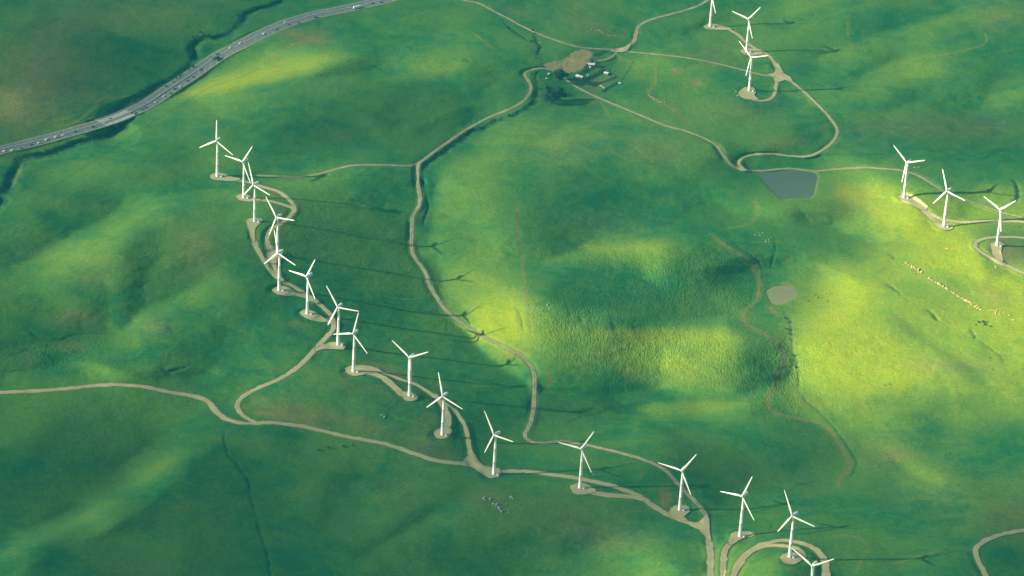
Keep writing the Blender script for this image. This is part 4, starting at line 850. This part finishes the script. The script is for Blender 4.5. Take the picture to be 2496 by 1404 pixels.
# ------------------------------------------------------------------ ranch
def building(name, u, v, L, D, Hw, rise, rot, roofm, lab, cat='shed', wallm=None, door=True):
    p = at(u, v); root = empty(name, p, rot); tag(root, lab, cat)
    m_ = MB(); m_.box((0, 0, Hw/2-.3), (L, D, Hw+.6))
    m_.add([(-L/2, -D/2, Hw), (-L/2, D/2, Hw), (-L/2, 0, Hw+rise), (L/2, -D/2, Hw), (L/2, D/2, Hw), (L/2, 0, Hw+rise)], [(0, 2, 1), (3, 4, 5)]); m_.build('wall', wallm or WALLM, root)
    m_ = MB(); e = .6; s_ = rise/(D/2); 
    for sg in (1, -1):
        y1 = sg*(D/2+e); z1 = Hw-e*s_
        m_.add([(-L/2-e, 0, Hw+rise+.06), (L/2+e, 0, Hw+rise+.06), (L/2+e, y1, z1+.06), (-L/2-e, y1, z1+.06), (-L/2-e, 0, Hw+rise+.22), (L/2+e, 0, Hw+rise+.22), (L/2+e, y1, z1+.22), (-L/2-e, y1, z1+.22)],
               [(0, 1, 2, 3), (7, 6, 5, 4), (0, 4, 5, 1), (1, 5, 6, 2), (2, 6, 7, 3), (3, 7, 4, 0)])
    m_.build('roof', roofm, root)
    if door:
        m_ = MB(); m_.box((L*.15, -D/2-.06, 1.1), (2.2, .12, 2.2)); m_.build('door', WOOD, root)
        for x_ in (-L*.3, -L*.05): m_ = MB(); m_.box((x_, -D/2-.05, 1.6), (1.0, .1, .9)); m_.build('window', WIN, root)
    return root
building('barn', 1413, 190, 10.5, 6.5, 2.8, 1.5, -.62, ROOFW, 'long barn with a pale metal roof at the left of the corrals', 'barn')
rp = at(1416, 189); m_ = MB(); m_.box((0, 0, 0), (5.4, .05, 1.2)); 
building('farmhouse', 1441, 160, 8.5, 6.5, 2.8, 1.6, .12, ROOFW, 'pale-roofed farmhouse at the top of the fenced ranch yard', 'farmhouse')
building('wash_house', 1432, 157, 4.0, 4.0, 2.3, .9, .12, ROOFR, 'small tan-roofed shed built close to the left of the farmhouse', 'shed')
building('open_shed', 1478, 181, 6.2, 4.6, 2.6, 1.0, -.55, ROOFW, 'shed with a cream roof at the right corner of the corral', 'shed')
building('pump_house', 1510, 205, 3.0, 2.6, 2.0, .6, -.2, ROOFW, 'small white pump house standing alone right of the corrals', 'shed')
def rail_fence(pts, lab, hgt=1.5, step=2.6, mat=None, solid=False, r=.1, sp=2.6):
    P = [];
    for u, v in pts: q_ = at(u, v); P.append((q_.x, q_.y))
    P = resample(np.array(P), sp); root = empty('fence', (P[0][0], P[0][1], zat(*P[0]))); tag(root, lab, 'fence')
    for i, p in enumerate(P):
        if i == 0: m_ = MB()
        z = zat(*p); m_.tube((p[0]-P[0][0], p[1]-P[0][1], z-root.location.z-.3), (p[0]-P[0][0], p[1]-P[0][1], z-root.location.z+hgt), r, r, 5)
    m_.build('fence_posts', mat or WOOD, root).data.name = 'posts'
    m_ = MB()
    for k in ((.35, .65, .95) if not solid else (.2, .4, .6, .8, 1.0)):
        for i in range(len(P)-1):
            a, b_ = P[i], P[i+1]; za, zb = zat(*a), zat(*b_); dx, dy = b_[0]-a[0], b_[1]-a[1]
            m_.tube((a[0]-P[0][0], a[1]-P[0][1], za-root.location.z+hgt*k), (b_[0]-P[0][0], b_[1]-P[0][1], zb-root.location.z+hgt*k), .16 if solid else r*.7, .16 if solid else r*.7, 4)
    m_.build('fence_rails', mat or WOOD, root)
FENCES = [([(1393,195),(1405,186),(1420,177),(1440,167),(1448,162)],'dark board fence from the barn up to the farmhouse',True),
 ([(1425,197),(1440,188),(1458,178),(1473,169)],'dark corral fence running up from behind the barn',True),([(1432,193),(1450,186),(1466,177),(1476,170)],'second dark corral fence just below the first one',True),
 ([(1473,169),(1486,179),(1499,189)],'corral fence along the right end beside the cream shed',True),([(1442,211),(1462,203),(1482,197),(1499,189)],'corral fence between the two grassy pens',True),
 ([(1391,194),(1405,202),(1424,208),(1435,213)],'fence along the lower left side beside the farm road',False),([(1435,213),(1452,219),(1468,225)],'fence along the bottom of the lowest pen',False),([(1468,225),(1476,217),(1490,211),(1506,200)],'fence from the lowest corner up to the pump house',True),
 ([(1428,151),(1427,160),(1424,168),(1420,176)],'dark fence on the left side of the farmhouse yard',True),([(1510,198),(1522,183),(1532,168),(1541,151)],'thin wire fence climbing from the pump house to the track',False),
 ([(1445,137),(1460,131),(1473,124)],'dark fence between the yard and the road junction',True),([(1430,152),(1440,147),(1448,148),(1452,156)],'dark fence curving behind the farmhouse',True),
 ([(1441,200),(1453,205),(1450,213)],'short fence inside the left grassy pen',False)]
for pts, lab, sd in FENCES: rail_fence(pts, lab, 2.0 if sd else 1.4, solid=sd)
p = at(1468, 212); o = MB(); o.box((0, 0, .5), (13, 1.2, .9)); o.box((0, 0, 1.0), (13.2, .25, .25)); o.box((0, .5, 1.0), (13.2, .25, .25)); f_ = o.build('feed_bunk', PALEWOOD); f_.location = p; f_.rotation_euler = (0, 0, -1.0); tag(f_, 'long pale timber feed bunk in the lowest corral pen', 'feed trough')
def tank(u, v, r, h, lab):
    p = at(u, v); root = empty('water_tank', p); tag(root, lab, 'water tank'); m_ = MB(); n = 20
    m_.rings([[(r*math.cos(2*math.pi*k/n), r*math.sin(2*math.pi*k/n), z) for k in range(n)] for z in (-.3, h)]); m_.build('drum', CARW, root)
    m_ = MB(); m_.rings([[(q_*math.cos(2*math.pi*k/n), q_*math.sin(2*math.pi*k/n), z) for k in range(n)] for z, q_ in ((h, r*1.03), (h+.35, .15))]); m_.build('lid', ROOFR, root)
tank(1439, 165, 1.5, 2.2, 'round white water tank just below the farmhouse')
for u, v, rz, lab, key in [(1436,151,.3,'white pickup parked behind the farmhouse','v'),(1434,184,.5,'small white car parked right of the barn','c'),(1339,181,.7,'white van parked left of the big dark tree','v'),(1333,192,.2,'small white car under the hill left of the trees','c'),(1378,227,.1,'white van below the farm road right of the tree clump','v')]:
    o = dup(PR[('w', key)], at(u, v), rz); tag(o, lab, 'car' if key == 'c' else 'van')

# ------------------------------------------------------------------ trees and shrubs
def canopy(R, Hc, cz, n, leaf, mat, parent, seed, name='crown'):
    rs = np.random.RandomState(seed); vs = []; fs = []
    cl = []
    for _ in range(16):
        a = rs.rand()*6.283; e = rs.uniform(-.9, 1.0); rr = rs.uniform(.35, .85); q1 = math.sqrt(1-.65*e*e); cl.append((R*rr*math.cos(a)*q1, R*rr*math.sin(a)*q1, cz+Hc*.5*e*rs.uniform(.5, 1), R*rs.uniform(.3, .5)))
    for i in range(n):
        c_ = cl[rs.randint(len(cl))]; d = rs.normal(size=3); d /= np.linalg.norm(d); p = np.array(c_[:3])+d*c_[3]*rs.uniform(.55, 1.05)*np.array([1, 1, .8])
        a = rs.normal(size=3); a /= np.linalg.norm(a); b_ = np.cross(a, d); b_ /= np.linalg.norm(b_)+1e-6; s = leaf*rs.uniform(.6, 1.4); k = len(vs)
        vs += [p+a*s, p+b_*s*.7, p-a*s, p-b_*s*.7]; fs.append((k, k+1, k+2, k+3))
    return mk(name, vs, fs, mat, parent)
def limbs(m_, p, d, L, r, depth, rs):
    q_ = (p[0]+d[0]*L, p[1]+d[1]*L, p[2]+d[2]*L); m_.tube(p, q_, r, r*.65, 6)
    if depth == 0: return
    for k in range(3 if depth > 1 else 2):
        nd = np.array(d)+rs.normal(size=3)*.55; nd[2] = abs(nd[2])*.7+.25; nd /= np.linalg.norm(nd); limbs(m_, q_, nd, L*.72, r*.62, depth-1, rs)
def oak(u, v, R, Ht, seed, lab, bare=False):
    R *= 1.25; Ht *= 1.2; root = empty('oak_tree', at(u, v)); tag(root, lab, 'tree', 'trees beside the ranch'); rs = np.random.RandomState(seed)
    m_ = MB(); limbs(m_, (0, 0, -.3), (0, 0, 1), Ht*.3, Ht*.045, 4 if bare else 3, rs); m_.build('trunk', BARK if not bare else TWIG, root)
    canopy(R, Ht*.78, Ht*.56, 700 if bare else 6500, .3 if bare else .45, TWIG if bare else LEAF, root, seed)
oak(1360, 200, 8.5, 17, 1, 'big round dark tree beside the farm road, left of the barn'); oak(1371, 194, 6.5, 14, 2, 'dark tree touching the right side of the big round tree')
oak(1335, 230, 5, 12, 3, 'smaller tree at the upper left of the lower dark clump'); oak(1343, 251, 9, 16, 4, 'broadest dark tree in the clump below the ranch')
oak(1366, 244, 8, 15, 5, 'dark tree at the right end of the lower clump'); oak(1320, 243, 5.0, 9, 6, 'bare grey-twigged tree left of the lower dark clump', True); oak(1330, 212, 4.0, 7, 8, 'small bare tree between the two dark groups', True); oak(1352, 226, 4.5, 8, 9, 'half-bare tree in the gap of the lower clump', True)
SH = []
for sd in range(3):
    root = empty('shrub', (0, 0, 0)); rs = np.random.RandomState(60+sd); m_ = MB()
    for k in range(5): limbs(m_, (0, 0, -.1), (rs.normal()*.3, rs.normal()*.3, .8), .8, .06, 1, rs)
    m_.build('stem', BARK, root); canopy(1.5, 1.9, 1.3, 260, .22, SHRUBM, root, 90+sd, 'foliage'); SH.append(root)
def along(pts, n, spread, rs):
    c = catmull(pts, 5); x, y, _ = sheet_point(c[:, 0], c[:, 1]); P = resample(np.stack([x, y], 1), 1.0); out = []
    for _ in range(n):
        p = P[rs.randint(len(P))]; out.append((p[0]+rs.normal()*spread, p[1]+rs.normal()*spread))
    return out
rs = np.random.RandomState(5); used = [0, 0, 0]
SHR = [(CREEKS[0][0][:8], 46, 4.5, 'dark shrub in the creek bed below the highway bank'),(CREEKS[1][0][6:], 40, 3.5, 'dark shrub in the winding creek above the highway'),(CREEKS[2][0], 12, 1.6, 'dark shrub in the narrow gully left of the ranch'),
 (CREEKS[3][0], 8, 1.5, 'dark shrub in the gully above the valley road'),(CREEKS[4][0][:8], 26, 2.6, 'dark shrub in the ditch beside the valley road'),([(1905,745),(1930,850),(1950,960)], 8, 1.2, 'small shrub along the ditch under the brown pond'),([(780,1090),(820,1095),(870,1085)], 5, 3, 'small dark shrub on the slope below the main road'),([(2380,795),(2400,790),(2420,800)], 5, 4, 'small dark bush on the sunny slope below the rock band')]
for pts, n, spd, lab in SHR:
    for (x, y) in along(pts, n, spd, rs):
        k = rs.randint(3); s = rs.uniform(.6, 1.5)
        o = SH[k] if not used[k] else dup(SH[k], (0, 0, 0), 0); used[k] = 1
        o.location = (x, y, zat(x, y)-.1); o.rotation_euler = (0, 0, rs.rand()*6.28); o.scale = (s, s, s*rs.uniform(.8, 1.1)); tag(o, lab, 'shrub', lab.replace('dark shrub', 'shrubs').replace('small shrub', 'shrubs'))

# ------------------------------------------------------------------ rocks and cattle
RK = []
for sd in range(4):
    import bmesh
    bm = bmesh.new(); bmesh.ops.create_icosphere(bm, subdivisions=2, radius=1); r2 = np.random.RandomState(sd)
    for v_ in bm.verts:
        n_ = float(vnoise(np.array(v_.co.x*1.7+sd*9), np.array(v_.co.y*1.7+v_.co.z*2))); v_.co *= 1+.35*n_; v_.co.z *= .75
        for ax in range(3): v_.co[ax] = max(-.78, min(.78, v_.co[ax]))
    me_ = bpy.data.meshes.new('rock'); bm.to_mesh(me_); bm.free(); RK.append(me_)
def rock(x, y, s, mat, lab, grp):
    me_ = RK[rs.randint(4)]; key = (me_.name, mat.name)
    if key not in RKM: m2 = me_.copy(); m2.materials.append(mat); RKM[key] = m2
    o = bpy.data.objects.new('rock', RKM[key]); COL.objects.link(o); o.location = (x, y, zat(x, y)+s*.25); o.rotation_euler = (0, 0, rs.rand()*6.28); s *= 1.25; o.scale = (s*rs.uniform(.7, 1.4), s*rs.uniform(.7, 1.2), s*rs.uniform(.7, 1.3))
    tag(o, lab, 'rock', grp)
RKM = {}
band = [(2208,640),(2222,650),(2245,664),(2262,676),(2285,690),(2306,702),(2318,710),(2335,722),(2362,736),(2385,752)]
for pts, n, spd, s0, s1, mt, lab in [(band, 66, .8, .7, 1.5, ROCK, 'sandy boulder in the upper part of the long rock band on the sunny slope'),([(2362,736),(2395,756),(2420,758),(2445,775)], 22, 1.2, .5, 1.1, ROCK, 'sandy boulder in the lower part of the long rock band'),
 ([(2425,757),(2445,765),(2470,780)], 16, 3.0, .4, 1.1, ROCK, 'sandy boulder scattered at the lower right end of the rock band'),([(2310,605),(2324,608)], 8, 1.5, .5, 1.0, ROCK, 'pale boulder in the small group above the rock band'),([(2420,656),(2427,650)], 4, 1.0, .5, .9, ROCK, 'pale boulder below the loop road on the right ridge'),
 ([(1184,1213),(1205,1226),(1218,1240),(1236,1248)], 20, 2.2, .6, 1.5, ROCKG, 'grey boulder in the outcrop below the gravel fork'),([(1245,1212),(1250,1218)], 6, 1.2, .6, 1.3, ROCKG, 'grey boulder right of the outcrop below the gravel fork'),
 ([(1293,745),(1305,752),(1312,756)], 10, 2, .4, .9, ROCKG, 'grey boulder in the left group beside the fence line track'),([(1335,745),(1348,750)], 8, 2, .4, .8, ROCKG, 'grey boulder in the right group beyond the fence line track'),
 ([(1580,232),(1600,245),(1620,252)], 22, 2.2, .4, .9, ROCK, 'pale stone in the washed-out gully right of the ranch'),([(1638,168),(1655,171)], 6, 1.5, .4, .8, ROCK, 'pale stone in the bare patch above the gully'),([(1696,204),(1708,206)], 5, 1.2, .4, .9, ROCK, 'pale stone in the bare patch left of the turbine'),
 ([(1440,70),(1470,80),(1500,90)], 14, 2.5, .4, .9, ROCK, 'pale stone in the eroded patch above the ranch junction'),([(930,1010),(940,1018)], 7, 1.5, .4, .9, ROCKG, 'grey stone inside the turbine road loop'),([(1790,222),(1800,234)], 7, 1.4, .4, .9, ROCK, 'pale stone at the edge of the hook-shaped pad'),
 ([(1850,575),(1865,568),(1870,590),(1885,596)], 9, 2, .4, .8, ROCK, 'pale stone in the wash below the blue pond'),([(1445,1156),(1450,1158)], 4, .8, .5, 1.0, ROCKG, 'grey stone just right of a turbine blade tip'),([(2225,408),(2236,410),(2243,408)], 6, 1.2, .4, .8, ROCK, 'pale stone beside the farm road above the sunny ridge')]:
    for x, y in along(pts, n, spd, rs): rock(x, y, rs.uniform(s0, s1), mt, lab, lab.replace('boulder', 'boulders').replace('stone', 'stones'))
m_ = MB(); rsn = []
for x, w_, z0, z1 in ((-1.15, .15, 1.0, 1.25), (-1.0, .33, .7, 1.38), (-.4, .4, .62, 1.4), (.3, .4, .6, 1.38), (.75, .32, .7, 1.4), (1.05, .18, .95, 1.5), (1.3, .15, 1.05, 1.55), (1.5, .15, 1.0, 1.45), (1.75, .09, .9, 1.15)):
    rsn.append([(x, w_*math.cos(a), (z0+z1)/2+(z1-z0)/2*math.sin(a)) for a in [2*math.pi*k/10 for k in range(10)]])
m_.rings(rsn)
for x in (-.85, .65):
    for y in (-.2, .2): m_.tube((x, y, .8), (x+.05, y, .4), .13, .08, 6); m_.tube((x+.05, y, .42), (x, y, 0), .08, .06, 6)
m_.tube((-1.12, 0, 1.2), (-1.2, 0, .5), .04, .03, 5)
CW = None
COWS = [(1985,719,'near the brown pond, leftmost of the four'),(1994,726,'near the brown pond, uppermost right'),(2016,734,'near the brown pond, rightmost of the four'),(1970,735,'near the brown pond, lowest of the four'),(2156,940,'left one of the pair on the slope'),(2168,937,'right one of the pair on the slope'),(2077,1025,'alone below the sunny slope'),
 (2282,1069,'alone on the green hillside at the lower right'),(2306,1112,'left one of the pair on the green hillside'),(2315,1106,'right one of the pair on the green hillside'),(2412,873,'near the lower gully on the right'),(2418,902,'beside the dark turf below the gully')]
for u, v, s in COWS:
    p = at(u, v)
    if CW is None: CW = m_.build('cow', COWM, None, True); o = CW
    else: o = CW.copy(); COL.objects.link(o)
    o.location = p; o.rotation_euler = (0, 0, rs.rand()*6.28); tag(o, 'black grazing cow '+s, 'cow', 'black cows grazing on the pasture')

# ------------------------------------------------------------------ cloud added up-sun, outside the picture, its thickness shaped to shade the hills
def smooth_xy(a, s): return gsmooth(a, s, s)
zx = np.gradient(HBASE, axis=1)/np.gradient(XX, axis=1); zy = np.gradient(HBASE, axis=0)/np.gradient(YY, axis=0)
It = np.clip(1+(ca*zx+sa*zy)/math.tan(SUN_EL), .25, 3)
want = np.clip(((lum-.035)/(.2011-.035)-.2)/.8, .03, 3.2)
Tr = smooth_xy(want, 6)/smooth_xy(It, 6)
Tr = smooth_xy(Tr, 4)
print('terrain shade', np.percentile(It[130:600, 200:1030], [5, 25, 50, 75, 95]), 'cloud', np.percentile(Tr[130:600, 200:1030], [5, 25, 50, 75, 95, 99]))
print('height', np.percentile(HBASE[130:600, 200:1030], [0, 5, 50, 95, 100]))
Tr = Tr*edge+(1.0+.5*fbm(XX/200, YY/200, 3))*(1-edge)
Tr = np.clip(Tr/TOP, .03, 1.0)
SIG = 0.06; ZC = 2180.0
thick = -np.log(Tr)*math.sin(SUN_EL)/SIG*0.999+.02  # thickness follows the shade wanted on the ground
stp = 4
A = slice(0, None, stp)
cxg, cyg, czg = XX[A, A], YY[A, A], hh[A, A]
kq = 1-czg/HC; gx_ = CAMP[0]+(cxg-CAMP[0])*kq; gy_ = CAMP[1]+(cyg-CAMP[1])*kq
tt = (ZC-czg)/(-sdir.z); px_ = gx_-sdir.x*tt; py_ = gy_-sdir.y*tt; th = thick[A, A]
nr, nc = px_.shape; lump = 1.0
up_ = np.stack([px_, py_, ZC+th*.6], -1).reshape(-1, 3); lo_ = np.stack([px_, py_, ZC-th*.4], -1).reshape(-1, 3)
ix = np.arange(nr*nc).reshape(nr, nc); fu = np.stack([ix[:-1, :-1], ix[1:, :-1], ix[1:, 1:], ix[:-1, 1:]], -1).reshape(-1, 4); N_ = nr*nc
fs = fu.tolist()+(fu[:, ::-1]+N_).tolist()
bd = list(ix[0, :])+list(ix[1:, -1])+list(ix[-1, -2::-1])+list(ix[-2:0:-1, 0])
for a, b_ in zip(bd, bd[1:]+bd[:1]): fs.append((int(a), int(b_), int(b_)+N_, int(a)+N_))
cm = bpy.data.materials.new('shade_cloud_vapour'); cm.use_nodes = True; t = cm.node_tree; t.nodes.remove(t.nodes['Principled BSDF'])
vs_ = t.nodes.new('ShaderNodeVolumePrincipled'); vs_.inputs['Color'].default_value = (1, 1, 1, 1); vs_.inputs['Density'].default_value = SIG; t.links.new(vs_.outputs[0], t.nodes['Material Output'].inputs['Volume'])
cl_ = mk('added_shade_cloud', np.concatenate([up_, lo_]).tolist(), fs, cm); tag(cl_, kind='stuff')  # unseen cloud, added to shape the light on the grass

# ------------------------------------------------------------------ haze
hz = MB(); hz.box((0, -400, 960), (24000, 24000, 2160)); ho = hz.build('haze', None); tag(ho, kind='stuff')
hm = bpy.data.materials.new('haze_air'); hm.use_nodes = True; t = hm.node_tree; t.nodes.remove(t.nodes['Principled BSDF'])
pv = t.nodes.new('ShaderNodeVolumePrincipled'); pv.inputs['Color'].default_value = (.05, .64, .71, 1); pv.inputs['Density'].default_value = HAZE; pv.inputs['Anisotropy'].default_value = 0.0
t.links.new(pv.outputs[0], t.nodes['Material Output'].inputs['Volume']); ho.data.materials.append(hm)
